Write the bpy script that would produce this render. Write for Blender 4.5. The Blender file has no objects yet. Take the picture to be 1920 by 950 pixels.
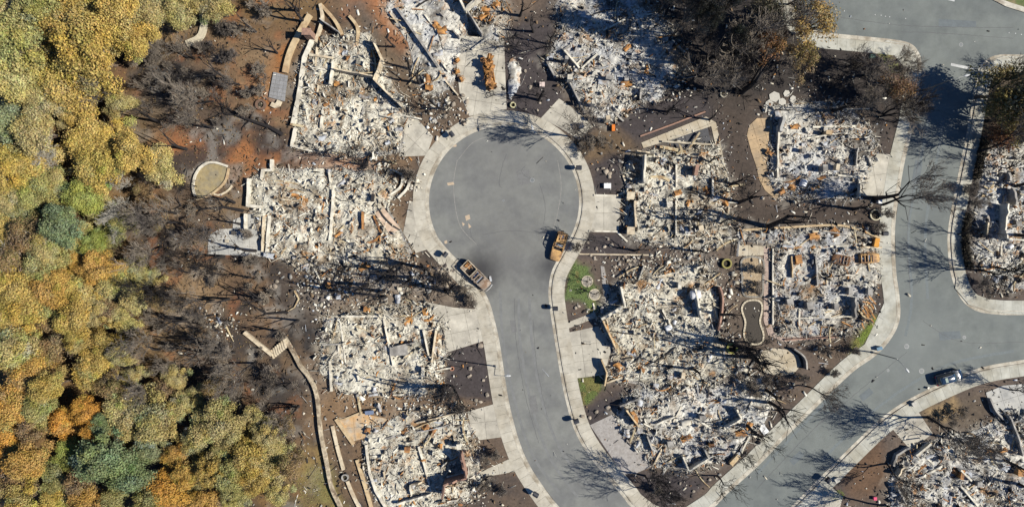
import bpy, bmesh, math, random
import numpy as np
from mathutils import Vector, Matrix
random.seed(7); RNG = np.random.default_rng(7)
SC = bpy.context.scene
COL = SC.collection
# ------------------------------------------------------------------ camera, sky, sun, exposure
M_PX = 0.09           # metres on the ground per photograph pixel
CAM_H = 115.0         # the drone hovers 115 m up and looks straight down
cam = bpy.data.cameras.new('camera'); cam_ob = bpy.data.objects.new('camera', cam); COL.objects.link(cam_ob)
cam_ob.location = (0, 0, CAM_H); cam_ob.rotation_euler = (0, 0, 0)
cam.sensor_width = 36.0; cam.lens = 36.0 * CAM_H / (1920 * M_PX); cam.clip_start = 1.0; cam.clip_end = 5000.0
SC.camera = cam_ob
SUN_EL = math.radians(42.0); SUN_AZ = math.radians(-8.0)      # azimuth counter-clockwise from +X
w = bpy.data.worlds.new('World'); SC.world = w; w.use_nodes = True
nt = w.node_tree; nt.nodes.clear()
sky = nt.nodes.new('ShaderNodeTexSky'); sky.sky_type = 'NISHITA'; sky.sun_disc = False
sky.sun_elevation = SUN_EL; sky.sun_rotation = math.pi / 2 - SUN_AZ; sky.altitude = 100; sky.air_density = 0.8; sky.dust_density = 0.0; sky.ozone_density = 10.0
bg = nt.nodes.new('ShaderNodeBackground'); bg.inputs['Strength'].default_value = 0.072
wo = nt.nodes.new('ShaderNodeOutputWorld')
nt.links.new(sky.outputs[0], bg.inputs[0]); nt.links.new(bg.outputs[0], wo.inputs[0])
sl = bpy.data.lights.new('sun', 'SUN'); sl.energy = 5.0; sl.angle = math.radians(0.5); sl.color = (1.0, 0.945, 0.845)
sun = bpy.data.objects.new('sun', sl); COL.objects.link(sun)
sd = Vector((math.cos(SUN_EL) * math.cos(SUN_AZ), math.cos(SUN_EL) * math.sin(SUN_AZ), math.sin(SUN_EL)))
sun.rotation_euler = sd.to_track_quat('Z', 'Y').to_euler(); sun.location = (60, -10, 60)
SC.view_settings.view_transform = 'Standard'; SC.view_settings.look = 'None'
SC.view_settings.exposure = 0.93; SC.view_settings.gamma = 1.0; SC.view_settings.use_curve_mapping = False
SC.cycles.use_denoising = True
SC.cycles.max_bounces = 5; SC.cycles.diffuse_bounces = 2; SC.cycles.transparent_max_bounces = 6

# ------------------------------------------------------------------ helpers
def P(px, py, z=0.0):
    """ground-plan metres of a point seen at photograph pixel px,py and standing z metres up"""
    k = M_PX * (CAM_H - z) / CAM_H
    return Vector(((px - 960) * k, (475 - py) * k, z))
def G(pts): return [P(x, y).to_2d() for x, y in pts]
def S(r, g, b, k=1.0):
    """albedo from the colour a sunlit surface shows"""
    f = lambda c: ((c / 255 / 12.92) if c / 255 <= 0.04045 else ((c / 255 + 0.055) / 1.055) ** 2.4)
    e = 0.56 * k
    return (min(.85, f(r) * e), min(.85, f(g) * e), min(.85, f(b) * e))
def smooth(pts, n=4, closed=False):
    """Catmull-Rom through 2-d points"""
    P_ = [Vector(p[:2]) for p in pts]; L = len(P_); out = []
    rng = range(L if closed else L - 1)
    for i in rng:
        if closed: a, b, c, d = P_[i - 1], P_[i], P_[(i + 1) % L], P_[(i + 2) % L]
        else: a, b, c, d = P_[max(i - 1, 0)], P_[i], P_[i + 1], P_[min(i + 2, L - 1)]
        for k in range(n):
            t = k / n
            out.append(0.5 * ((2 * b) + (c - a) * t + (2 * a - 5 * b + 4 * c - d) * t * t + (3 * b - a - 3 * c + d) * t ** 3))
    if not closed: out.append(P_[-1])
    return out
def resample(pts, step):
    P_ = [Vector(p[:2]) for p in pts]; d = [0]
    for a, b in zip(P_, P_[1:]): d.append(d[-1] + (b - a).length)
    n = max(1, round(d[-1] / step)); out = []; j = 0
    for i in range(n + 1):
        s = d[-1] * i / n
        while j < len(P_) - 2 and d[j + 1] < s: j += 1
        out.append(P_[j].lerp(P_[j + 1], (s - d[j]) / max(1e-6, d[j + 1] - d[j])))
    return out
def offset(pts, w):
    """shift a polyline w metres to its right"""
    out = []
    for i, p in enumerate(pts):
        a = pts[max(i - 1, 0)]; b = pts[min(i + 1, len(pts) - 1)]
        t = (b - a).normalized(); out.append(p + Vector((t.y, -t.x)) * w)
    return out

def vnoise(x, y, seed=0):
    """smooth value noise on arrays, 0..1"""
    xi = np.floor(x).astype(np.int64); yi = np.floor(y).astype(np.int64); xf = x - xi; yf = y - yi
    def h(a, b):
        n = (a * 374761393 + b * 668265263 + seed * 974711) & 0x7fffffff
        n = ((n ^ (n >> 13)) * 1274126177) & 0x7fffffff
        return ((n ^ (n >> 16)) & 0xffff) / 65535.0
    u = xf * xf * (3 - 2 * xf); v = yf * yf * (3 - 2 * yf)
    return (h(xi, yi) * (1 - u) + h(xi + 1, yi) * u) * (1 - v) + (h(xi, yi + 1) * (1 - u) + h(xi + 1, yi + 1) * u) * v
def fbm(x, y, o=4, seed=0):
    s = 0; a = .5; t = 0
    for i in range(o): s = s + a * vnoise(x, y, seed + i * 17); t += a; x = x * 2.03; y = y * 2.03; a *= .5
    return s / t
def inside(poly, X, Y):
    r = np.zeros(X.shape, bool); n = len(poly)
    for i in range(n):
        x1, y1 = poly[i]; x2, y2 = poly[(i + 1) % n]
        if y1 == y2: continue
        r ^= ((y1 > Y) != (y2 > Y)) & (X < (x2 - x1) * (Y - y1) / (y2 - y1) + x1)
    return r
def edge_dist(poly, X, Y, closed=True):
    d = np.full(X.shape, 1e9); n = len(poly)
    for i in range(n if closed else n - 1):
        x1, y1 = poly[i]; x2, y2 = poly[(i + 1) % n]
        dx, dy = x2 - x1, y2 - y1; l = dx * dx + dy * dy + 1e-9
        t = np.clip(((X - x1) * dx + (Y - y1) * dy) / l, 0, 1)
        d = np.minimum(d, np.hypot(X - x1 - t * dx, Y - y1 - t * dy))
    return d

# ------------------------------------------------------------------ objects
def mesh_np(name, V, F, mat, C=None, smooth_=False):
    """mesh from arrays: V (n,3), F (m,k) all faces alike, C (n,3) colour per vertex"""
    V = np.asarray(V, np.float32); F = np.asarray(F, np.int32); m = bpy.data.meshes.new(name)
    k = F.shape[1]
    m.vertices.add(len(V)); m.vertices.foreach_set('co', V.ravel())
    m.loops.add(F.size); m.loops.foreach_set('vertex_index', F.ravel())
    m.polygons.add(len(F)); m.polygons.foreach_set('loop_start', np.arange(0, F.size, k, dtype=np.int32))
    if smooth_: m.polygons.foreach_set('use_smooth', np.ones(len(F), bool))
    if C is not None:
        a = m.color_attributes.new('Col', 'FLOAT_COLOR', 'POINT')
        c4 = np.ones((len(V), 4), np.float32); c4[:, :3] = C; a.data.foreach_set('color', c4.ravel())
    m.update(calc_edges=True); m.validate(); m.materials.append(mat)
    return m
def ob(name, data, parent=None, label=None, cat=None, group=None, kind=None, loc=None, rz=None):
    o = bpy.data.objects.new(name, data); COL.objects.link(o)
    if parent is not None: o.parent = parent
    if label: o['label'] = label
    if cat: o['category'] = cat
    if group: o['group'] = group
    if kind: o['kind'] = kind
    if loc is not None: o.location = loc
    if rz is not None: o.rotation_euler[2] = rz
    return o
def thing(name, label, cat, loc=(0, 0, 0), rz=0, group=None): return ob(name, None, None, label, cat, group, None, loc, rz)
def copy_tree(o, parent=None):
    c = o.copy(); COL.objects.link(c); c.parent = parent
    for ch in o.children: copy_tree(ch, c)
    return c
class MB:
    """collects shapes, builds ONE mesh"""
    def __init__(s): s.v = []; s.f = []
    def prism(s, pts, z0, z1, top=None):
        """upright prism over a 2-d outline; top: optional outline of the upper face"""
        n = len(pts); b = len(s.v); top = top or pts
        a = sum(pts[i][0] * pts[(i + 1) % n][1] - pts[(i + 1) % n][0] * pts[i][1] for i in range(n))
        if a < 0: pts = list(pts)[::-1]; top = list(top)[::-1]
        z1l = z1 if hasattr(z1, '__len__') else [z1] * n
        s.v += [(p[0], p[1], z0) for p in pts] + [(p[0], p[1], z) for p, z in zip(top, z1l)]
        s.f += [tuple(range(b + n - 1, b - 1, -1)), tuple(range(b + n, b + 2 * n))]
        s.f += [(b + i, b + (i + 1) % n, b + n + (i + 1) % n, b + n + i) for i in range(n)]
        return s
    def box(s, c, d, rz=0, rx=0, ry=0, tap=1.0):
        R = Matrix.Rotation(rz, 3, 'Z') @ Matrix.Rotation(ry, 3, 'Y') @ Matrix.Rotation(rx, 3, 'X'); b = len(s.v)
        for z in (-.5, .5):
            t = tap if z > 0 else 1
            for x, y in ((-.5, -.5), (.5, -.5), (.5, .5), (-.5, .5)):
                s.v.append(tuple(Vector(c) + R @ Vector((x * d[0] * t, y * d[1] * t, z * d[2]))))
        s.f += [(b + 3, b + 2, b + 1, b), (b + 4, b + 5, b + 6, b + 7)] + [(b + i, b + (i + 1) % 4, b + 4 + (i + 1) % 4, b + 4 + i) for i in range(4)]
        return s
    def tube(s, pts, r, n=6):
        """tube along 3-d points with radius r (number or list)"""
        pts = [Vector(p) for p in pts]; rr = r if hasattr(r, '__len__') else [r] * len(pts); b = len(s.v)
        for i, p in enumerate(pts):
            t = (pts[min(i + 1, len(pts) - 1)] - pts[max(i - 1, 0)]).normalized()
            u = t.orthogonal().normalized() if i == 0 else (u - t * u.dot(t)).normalized()
            v = t.cross(u)
            for k in range(n):
                a = 2 * math.pi * k / n; s.v.append(tuple(p + (u * math.cos(a) + v * math.sin(a)) * rr[i]))
        for i in range(len(pts) - 1):
            for k in range(n):
                s.f.append((b + i * n + k, b + i * n + (k + 1) % n, b + (i + 1) * n + (k + 1) % n, b + (i + 1) * n + k))
        s.f += [tuple(range(b + n - 1, b - 1, -1)), tuple(range(b + (len(pts) - 1) * n, b + len(pts) * n))]
        return s
    def lathe(s, prof, c=(0, 0, 0), n=16):
        """prof: (r,z) list"""
        b = len(s.v)
        for r, z in prof:
            for k in range(n):
                a = 2 * math.pi * k / n; s.v.append((c[0] + r * math.cos(a), c[1] + r * math.sin(a), c[2] + z))
        for i in range(len(prof) - 1):
            for k in range(n):
                s.f.append((b + i * n + k, b + i * n + (k + 1) % n, b + (i + 1) * n + (k + 1) % n, b + (i + 1) * n + k))
        s.f += [tuple(range(b + n - 1, b - 1, -1)), tuple(range(b + (len(prof) - 1) * n, b + len(prof) * n))]
        return s
    def loft(s, secs, cap=True):
        """sections: equal-length lists of 3-d points, closed rings"""
        b = len(s.v); n = len(secs[0])
        for q in secs: s.v += [tuple(p) for p in q]
        for i in range(len(secs) - 1):
            for k in range(n):
                s.f.append((b + i * n + k, b + i * n + (k + 1) % n, b + (i + 1) * n + (k + 1) % n, b + (i + 1) * n + k))
        if cap: s.f += [tuple(range(b + n - 1, b - 1, -1)), tuple(range(b + (len(secs) - 1) * n, b + len(secs) * n))]
        return s
    def strip(s, a, b_, z0, z1):
        """solid strip between two polylines of equal length"""
        b = len(s.v); n = len(a)
        for i in range(n): s.v += [(a[i][0], a[i][1], z0), (b_[i][0], b_[i][1], z0), (b_[i][0], b_[i][1], z1), (a[i][0], a[i][1], z1)]
        for i in range(n - 1):
            for k in range(4): s.f.append((b + i * 4 + k, b + i * 4 + (k + 1) % 4, b + i * 4 + 4 + (k + 1) % 4, b + i * 4 + 4 + k))
        s.f += [(b + 3, b + 2, b + 1, b), (b + n * 4 - 4, b + n * 4 - 3, b + n * 4 - 2, b + n * 4 - 1)]
        return s
    def mesh(s, name, mat, sm=False, bevel=0):
        m = bpy.data.meshes.new(name); m.from_pydata(s.v, [], s.f)
        bm = bmesh.new(); bm.from_mesh(m); bmesh.ops.recalc_face_normals(bm, faces=bm.faces)
        if bevel: bmesh.ops.bevel(bm, geom=list(bm.edges), offset=bevel, segments=1, affect='EDGES', clamp_overlap=True)
        bmesh.ops.triangulate(bm, faces=[f for f in bm.faces if len(f.verts) > 4])
        if sm:
            for f in bm.faces: f.smooth = True
            for e in bm.edges: e.smooth = e.calc_face_angle(0) < math.radians(40)
        bm.to_mesh(m); bm.free(); m.materials.append(mat); return m
    def build(s, name, mat, parent=None, sm=False, bevel=0, **kw): return ob(name, s.mesh(name, mat, sm, bevel), parent, **kw)

# ------------------------------------------------------------------ materials
MATS = {}
def mat(name, color=(.5, .5, .5), rough=.9, var=.25, scale=3.0, bump=.0, bscale=20., metal=0, src=None, c2=None, spec=.3, spots=None, trans=0, coat=0, rnd=0):
    """procedural surface: colour (constant, vertex colour 'Col' or object colour) varied by two noises, with fine relief"""
    if name in MATS: return MATS[name]
    m = bpy.data.materials.new(name); m.use_nodes = True; N = m.node_tree.nodes; L = m.node_tree.links; N.clear()
    out = N.new('ShaderNodeOutputMaterial'); b = N.new('ShaderNodeBsdfPrincipled'); L.new(b.outputs[0], out.inputs[0])
    b.inputs['Roughness'].default_value = rough; b.inputs['Metallic'].default_value = metal; b.inputs['Specular IOR Level'].default_value = spec
    if coat: b.inputs['Coat Weight'].default_value = coat; b.inputs['Coat Roughness'].default_value = .05
    geo = N.new('ShaderNodeNewGeometry')
    def noise(sc, det=4, r=.6):
        n = N.new('ShaderNodeTexNoise'); n.inputs['Scale'].default_value = sc; n.inputs['Detail'].default_value = det; n.inputs['Roughness'].default_value = r
        L.new(geo.outputs['Position'], n.inputs['Vector']); return n.outputs['Fac']
    def mix(fac, a, b_, mode='MIX'):
        x = N.new('ShaderNodeMix'); x.data_type = 'RGBA'; x.blend_type = mode
        for sock, val in ((x.inputs[0], fac), (x.inputs[6], a), (x.inputs[7], b_)):
            if hasattr(val, 'node'): L.new(val, sock)
            else: sock.default_value = val if not isinstance(val, tuple) else (*val, 1)[:4]
        return x.outputs[2]
    def ramp(v, a, b_, lo=0., hi=1.):
        r = N.new('ShaderNodeMapRange'); r.inputs[1].default_value = a; r.inputs[2].default_value = b_; r.inputs[3].default_value = lo; r.inputs[4].default_value = hi
        L.new(v, r.inputs[0]); return r.outputs[0]
    if src == 'Col': a = N.new('ShaderNodeAttribute'); a.attribute_name = 'Col'; col = a.outputs['Color']
    elif src == 'obj': a = N.new('ShaderNodeObjectInfo'); col = a.outputs['Color']
    elif src == 'leaf':
        a = N.new('ShaderNodeObjectInfo'); t = N.new('ShaderNodeAttribute'); t.attribute_name = 'Col'
        col = mix(1.0, a.outputs['Color'], t.outputs['Color'], 'MULTIPLY')
        col = mix(ramp(noise(.16, 4), .44, .62), col, mix(1.0, col, (.90, .98, .86), 'MULTIPLY'))      # leaves turning from ochre to olive in drifts
        col = mix(ramp(noise(.31, 3), .52, .70, 0, .8), col, mix(1.0, col, (1.05, .96, .84), 'MULTIPLY'))
    else: col = tuple(color)
    if c2: col = mix(ramp(noise(scale * .35, 5), .42, .62), col, tuple(c2))
    if rnd:
        oi = N.new('ShaderNodeObjectInfo'); v = ramp(oi.outputs['Random'], 0, 1, 1 - rnd, 1 + rnd)
        h = N.new('ShaderNodeCombineColor'); [L.new(v, h.inputs[i]) for i in range(3)]; col = mix(1.0, col, h.outputs[0], 'MULTIPLY')
    if var:
        v = ramp(noise(scale, 6, .7), .25, .75, 1 - var, 1 + var)
        h = N.new('ShaderNodeCombineColor'); [L.new(v, h.inputs[i]) for i in range(3)]
        col = mix(1.0, col, h.outputs[0], 'MULTIPLY')
    for (x, y, r, soft, c, amt) in (spots or []):          # burnt or spilled stains with a place of their own
        d = N.new('ShaderNodeVectorMath'); d.operation = 'DISTANCE'; L.new(geo.outputs['Position'], d.inputs[0]); d.inputs[1].default_value = (x, y, 0)
        nn = N.new('ShaderNodeMath'); nn.operation = 'MULTIPLY_ADD'; L.new(noise(.5, 3), nn.inputs[0]); nn.inputs[1].default_value = r * .9; L.new(d.outputs['Value'], nn.inputs[2])
        col = mix(ramp(nn.outputs[0], r * 1.45 + soft, r * 1.45 - soft, 0, amt), col, tuple(c))
    if hasattr(col, 'node'): L.new(col, b.inputs['Base Color'])
    else: b.inputs['Base Color'].default_value = (*col, 1)
    if bump:
        bn = N.new('ShaderNodeBump'); bn.inputs['Strength'].default_value = bump; bn.inputs['Distance'].default_value = .08
        L.new(noise(bscale, 5, .7), bn.inputs['Height']); L.new(bn.outputs[0], b.inputs['Normal'])
    if trans:
        t = N.new('ShaderNodeBsdfTranslucent'); ms = N.new('ShaderNodeMixShader'); ms.inputs[0].default_value = trans
        if hasattr(col, 'node'): L.new(col, t.inputs[0])
        L.new(b.outputs[0], ms.inputs[1]); L.new(t.outputs[0], ms.inputs[2]); L.new(ms.outputs[0], out.inputs[0])
    MATS[name] = m; return m

# ------------------------------------------------------------------ labels: every look-alike is named by the landmark nearest to it
LAND = {'the black parked car': (1776, 705), 'the burned pickup truck': (893, 517), 'the rusted car on the turning circle': (1047, 463),
 'the oval walled bed': (398, 340), 'the kidney-shaped bed': (1412, 602), 'the curved tan patio': (1425, 290), 'the half-round patio': (1458, 677),
 'the top left corner': (0, 0), 'the bottom left corner': (0, 950), 'the middle of the left edge': (0, 475), 'the stop line': (1785, 125),
 'the top right corner': (1920, 0), 'the bottom right corner': (1920, 950), 'the garden steps': (523, 655), 'the grey tiled platform': (520, 160),
 'the dark empty pool': (1290, 258), 'the round green lawn': (1085, 540), 'the tan terrace': (675, 795), 'the middle of the top edge': (960, 0),
 'the bottom road corner': (1260, 945), 'the long rusted wreck': (915, 140), 'the pale forest track': (380, 60), 'the middle of the right edge': (1920, 475),
 'the bottom of the forest': (330, 950), 'the middle of the forest': (250, 640), 'the brown-leaved tree': (1520, 45), 'the top of the turning circle': (946, 240)}
ORD = ['', 'second ', 'third ', 'fourth ', 'fifth ', 'sixth ', 'seventh ', 'eighth ', 'ninth ', 'tenth ', 'eleventh ', 'twelfth ', 'thirteenth ', 'fourteenth ', 'fifteenth ', 'sixteenth ', 'seventeenth ', 'eighteenth ', 'nineteenth ', 'twentieth ']
ORD += [t + '-' + (o or 'first ') for t in ('twenty', 'thirty', 'forty', 'fifty') for o in ['first '] + ORD[1:9]]
NAMED = []
def name_later(o, base, px, py): NAMED.append((o, base, px, py))
def write_labels():
    d = {}
    for o, base, px, py in NAMED:
        k = min(LAND, key=lambda n: math.hypot(LAND[n][0] - px, LAND[n][1] - py))
        d.setdefault((base, k), []).append((math.hypot(LAND[k][0] - px, LAND[k][1] - py), o))
    for (base, k), l in d.items():
        l.sort(key=lambda t: t[0])
        for i, (_, o) in enumerate(l):
            o['label'] = f'{base} near {k}' if len(l) == 1 else f'{base}, {ORD[min(i, len(ORD) - 1)]}closest to {k}'
# ------------------------------------------------------------------ ground plan (photograph pixels on the ground)
CIRC = [(945 + 141 * math.cos(math.radians(a)), 378 + 141 * math.sin(math.radians(a))) for a in np.linspace(150.5, 388, 40)]
A_EDGE = [(1110, 1010), (1046, 947), (1012, 902), (991, 868), (975, 831), (962, 787), (952, 742), (944, 690), (936, 639), (926, 595), (915, 560), (895, 528), (868, 498), (842, 471)] + CIRC + \
         [(1052, 475), (1036, 505), (1030, 530), (1029, 560), (1036, 611), (1043, 655), (1050, 697), (1061, 751), (1077, 805), (1102, 850), (1134, 890), (1168, 930), (1182, 948), (1215, 972), (1250, 985)]
B_WEST = [(1470, -100), (1484, 0), (1505, 42), (1540, 60), (1569, 64), (1622, 69), (1685, 76), (1710, 84), (1722, 98), (1727, 115), (1724, 160), (1716, 220), (1699, 290), (1690, 337), (1678, 425), (1680, 508), (1686, 553), (1687, 597), (1672, 632), (1643, 665), (1596, 699), (1527, 766), (1471, 821), (1432, 862), (1409, 884), (1361, 927), (1341, 948), (1300, 975), (1275, 985), (1250, 985)]
B_EAST = [(2040, 102), (1919, 103), (1875, 103), (1852, 111), (1835, 129), (1827, 165), (1821, 200), (1810, 262), (1793, 346), (1779, 421), (1777, 465), (1784, 518), (1802, 560), (1830, 582), (1870, 589), (1920, 590), (2040, 590)]
B_SOUTH = [(2040, 655), (1920, 674), (1850, 686), (1794, 705), (1704, 748), (1648, 787), (1579, 853), (1527, 905), (1482, 950), (1330, 1100)]
A_POLY = A_EDGE + [(1190, 1080)]
B_POLY = B_WEST + [(1190, 1080)] + B_SOUTH[::-1] + B_EAST[::-1] + [(2040, -100)]
RUINS = {   # outlines of the burned-down houses
 'h1': [(566, 112), (600, 78), (650, 62), (690, 66), (724, 140), (768, 205), (752, 285), (690, 298), (588, 285), (552, 272), (562, 190)],
 'h2': [(470, 336), (512, 316), (600, 318), (700, 322), (740, 350), (728, 390), (755, 435), (775, 478), (700, 505), (600, 512), (505, 478), (476, 420)],
 'h3': [(606, 596), (700, 574), (790, 572), (836, 606), (838, 660), (822, 722), (760, 742), (640, 736), (600, 690)],
 'h4': [(690, 800), (770, 772), (868, 768), (888, 810), (906, 890), (880, 930), (800, 960), (720, 950), (684, 890)],
 'h5': [(722, 20), (735, -20), (862, -20), (880, 50), (858, 108), (846, 165), (815, 182), (785, 160), (765, 80)],
 'h6': [(876, 20), (905, -10), (946, -10), (952, 70), (935, 84), (905, 78)],
 'h7': [(1040, 10), (1060, -20), (1200, -20), (1262, 60), (1275, 140), (1232, 186), (1195, 195), (1142, 232), (1100, 214), (1058, 150), (1018, 118), (1052, 62)],
 'h8': [(1178, 300), (1240, 282), (1288, 280), (1345, 268), (1364, 335), (1372, 450), (1318, 466), (1190, 452), (1170, 420)],
 'h9': [(1150, 536), (1190, 505), (1330, 492), (1345, 560), (1352, 640), (1400, 690), (1330, 720), (1210, 724), (1136, 706), (1150, 660), (1122, 592)],
 'h9b': [(1152, 780), (1180, 735), (1225, 724), (1340, 722), (1430, 705), (1448, 760), (1420, 808), (1382, 850), (1290, 882), (1222, 868), (1186, 830)],
 'h10': [(1446, 200), (1500, 190), (1600, 205), (1640, 265), (1632, 330), (1606, 372), (1460, 372), (1440, 330), (1450, 240)],
 'h11': [(1448, 462), (1500, 432), (1620, 428), (1648, 470), (1645, 530), (1612, 610), (1570, 628), (1460, 632), (1446, 590)],
 'h12': [(1842, 290), (1900, 260), (1990, 262), (1990, 520), (1900, 545), (1850, 515), (1826, 470), (1830, 380)],
 'h13': [(1664, 900), (1706, 842), (1760, 820), (1850, 800), (1900, 770), (1990, 760), (1990, 1010), (1690, 1010), (1670, 950)],
 'h14': [(1382, 430), (1470, 424), (1480, 445), (1440, 456), (1384, 452)]}
DRIVES = {  # name: outline, slab size, angle, tone
 'd1': ([(850, 66), (945, 74), (950, 205), (880, 218), (862, 175)], 3.0, -.15, 0), 'd2': ([(738, 216), (765, 204), (812, 256), (800, 292), (750, 294)], 3.2, -.75, 0),
 'd3': ([(1014, 222), (1048, 185), (1082, 209), (1112, 238), (1085, 262), (1050, 240)], 2.6, -.55, 0), 'd4': ([(1108, 367), (1164, 369), (1160, 432), (1100, 432)], 2.9, .0, 0),
 'd5': ([(1060, 624), (1122, 611), (1147, 650), (1133, 702), (1076, 709)], 2.9, .12, 0), 'd6': ([(1106, 796), (1148, 776), (1163, 794), (1179, 828), (1222, 856), (1222, 873), (1193, 886), (1168, 888)], 40, 0, 1),
 'd7': ([(800, 566), (850, 576), (904, 580), (908, 638), (832, 662), (826, 606)], 3.0, .2, 0), 'd8': ([(876, 771), (932, 755), (944, 818), (899, 824), (884, 805)], 3.0, .1, 0),
 'd9': ([(1625, 300), (1640, 288), (1672, 290), (1662, 366), (1606, 368)], 3.0, .15, 0), 'd10': ([(1612, 462), (1652, 464), (1652, 532), (1606, 528)], 3.0, 0, 0),
 'd11': ([(1670, 800), (1722, 772), (1748, 812), (1706, 842)], 3.0, .65, 0), 'd13': ([(768, 376), (792, 386), (784, 430), (806, 466), (780, 474), (756, 436)], 2.6, -.3, 0), 'd12': ([(1516, 950), (1558, 912), (1580, 930), (1560, 1000), (1510, 1000)], 3.0, .7, 0)}
def signed(poly, X, Y):
    d = edge_dist(poly, X, Y); return np.where(inside(poly, X, Y), d, -d)

# ground sheet: a fine grid where the camera looks, running on to the horizon
xs = np.concatenate([[-3000, -800, -250], np.arange(-106, 106.1, .4), [250, 800, 3000]]); ys = np.concatenate([[-3000, -800, -200], np.arange(-60, 60.1, .4), [200, 800, 3000]])
X, Y = np.meshgrid(xs, ys); PX = X / M_PX + 960; PY = 475 - Y / M_PX
def srgb(c): return np.array(S(*c))
n1 = fbm(X * .09, Y * .09, 5, 3); n2 = fbm(X * .5, Y * .5, 4, 9); n3 = fbm(X * 1.6, Y * 1.6, 3, 21)
nb_ = np.clip((n1 - .5) * 2.2 + .5 + (n2 - .5) * 1.0 + (n3 - .5) * .5, 0, 1)
rt = np.clip((PX - 600) / 500, 0, 1)[..., None]
C = (srgb((138, 112, 84)) * (1 - rt) + srgb((112, 98, 86)) * rt) * (1 - nb_[..., None]) + (srgb((56, 52, 50)) * (1 - rt) + srgb((68, 62, 60)) * rt) * nb_[..., None]
def paint(poly, c, soft=14, amt=1.0, grain=1.0):
    sd = signed(poly, np.clip(PX, -300, 2300), np.clip(PY, -300, 1300)) + ((n2 - .5) * 2.2 + (n3 - .5) * 1.2) * soft * grain
    wgt = np.clip(sd / soft * .5 + .5, 0, 1) * amt
    global C; C = C * (1 - wgt[..., None]) + srgb(c) * wgt[..., None]
paint([(-300, -300), (420, -300), (330, 200), (280, 420), (300, 700), (470, 760), (560, 860), (560, 1300), (-300, 1300)], (120, 94, 60), 40)
paint([(290, 240), (480, 232), (560, 268), (700, 288), (690, 326), (520, 322), (470, 345), (420, 305), (320, 300)], (168, 108, 62), 26, .8)
paint([(400, 244), (470, 250), (560, 262), (640, 290), (540, 282), (430, 266)], (98, 76, 58), 9, .75)
paint([(300, 300), (360, 296), (380, 330), (330, 350)], (112, 84, 58), 18, .7)
paint([(230, 110), (320, 100), (460, 140), (500, 190), (470, 236), (330, 246), (240, 230)], (74, 68, 64), 34, .9)
paint([(280, 400), (380, 380), (400, 470), (330, 520), (270, 480)], (76, 67, 60), 30, .8)
paint([(330, 640), (520, 690), (560, 760), (520, 830), (420, 700)], (70, 62, 56), 30, .85)
paint([(430, 500), (540, 520), (560, 600), (500, 640), (440, 600)], (134, 106, 78), 24, .7)
paint([(560, 284), (700, 292), (690, 326), (560, 322)], (176, 136, 108), 14, .8)
paint([(508, 92), (544, 80), (528, 140), (506, 200), (484, 214), (482, 160)], (184, 116, 56), 10)
paint([(400, 30), (560, 20), (520, 130), (470, 230), (380, 200)], (124, 98, 72), 40, .8)
paint([(430, -40), (620, -40), (600, 40), (500, 60), (420, 40)], (118, 92, 58), 22, .9)
paint([(640, -40), (735, -40), (790, 90), (760, 110), (700, 30), (650, 20)], (168, 112, 72), 16, .9)
paint([(640, 0), (690, 0), (720, 90), (690, 70)], (98, 90, 80), 12, .8)
paint([(700, 80), (760, 100), (830, 200), (810, 250), (740, 180)], (112, 96, 78), 16, .9)
paint([(770, 170), (860, 170), (870, 215), (810, 258)], (104, 90, 76), 12)
for q in ([(945, 50), (1035, 40), (1052, 185), (1015, 224), (945, 205)], [(1180, 190), (1320, 180), (1330, 212), (1200, 262), (1150, 240)], [(1112, 285), (1165, 280), (1186, 345), (1160, 367), (1112, 367)],
          [(1090, 434), (1170, 440), (1180, 477), (1085, 482)], [(832, 655), (912, 638), (926, 750), (830, 745)], [(1106, 800), (1150, 764), (1165, 730), (1098, 765)], [(1195, 885), (1345, 896), (1262, 945), (1215, 925)]):
    paint(q, (72, 66, 66), 6, .95, .5)
paint([(1340, 160), (1420, 170), (1396, 250), (1430, 380), (1645, 375), (1645, 428), (1378, 432), (1370, 300)], (80, 70, 62), 14)
paint([(1200, -60), (1480, -60), (1560, 60), (1690, 130), (1700, 260), (1560, 190), (1420, 200), (1260, 150)], (60, 55, 52), 25, .95)
paint([(1060, 258), (1160, 244), (1190, 280), (1120, 300), (1090, 300)], (108, 90, 68), 10, .9)
paint([(1362, 462), (1446, 440), (1450, 700), (1400, 690), (1356, 610)], (104, 92, 80), 12, .9)
paint([(1392, 484), (1430, 484), (1428, 556), (1392, 552)], (176, 158, 132), 5, .95)
paint([(1566, 835), (1645, 822), (1668, 900), (1600, 940)], (106, 82, 62), 12, .9)
paint([(1690, 790), (1790, 742), (1870, 738), (1840, 800), (1760, 815)], (100, 88, 74), 14, .9)
paint([(1480, 740), (1560, 700), (1500, 640), (1600, 600), (1640, 620), (1560, 690), (1440, 790)], (98, 84, 70), 12, .8)
paint([(1735, 770), (1790, 745), (1800, 775), (1762, 785)], (190, 160, 112), 9, .55)
paint([(536, 862), (600, 836), (640, 950), (640, 1010), (530, 1010)], (142, 120, 76), 18, .9)
paint([(580, 880), (612, 872), (634, 950), (590, 950)], (116, 118, 66), 14, .6)
paint([(270, 800), (350, 790), (380, 900), (290, 900)], (150, 110, 64), 18, .9)
paint([(540, 520), (700, 510), (860, 500), (880, 560), (700, 580), (600, 590), (540, 590)], (138, 124, 108), 16, .85)
paint([(640, 500), (760, 490), (790, 540), (680, 545)], (164, 156, 146), 14, .7)
paint([(1838, 560), (1875, 520), (1900, 560)], (92, 80, 68), 8, .8)
lft = np.clip((640 - PX) / 120, 0, 1) * np.clip((PX - 180) / 120, 0, 1); pa = fbm(X * .13, Y * .13, 5, 51); pb = fbm(X * .3, Y * .3, 4, 57)
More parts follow.
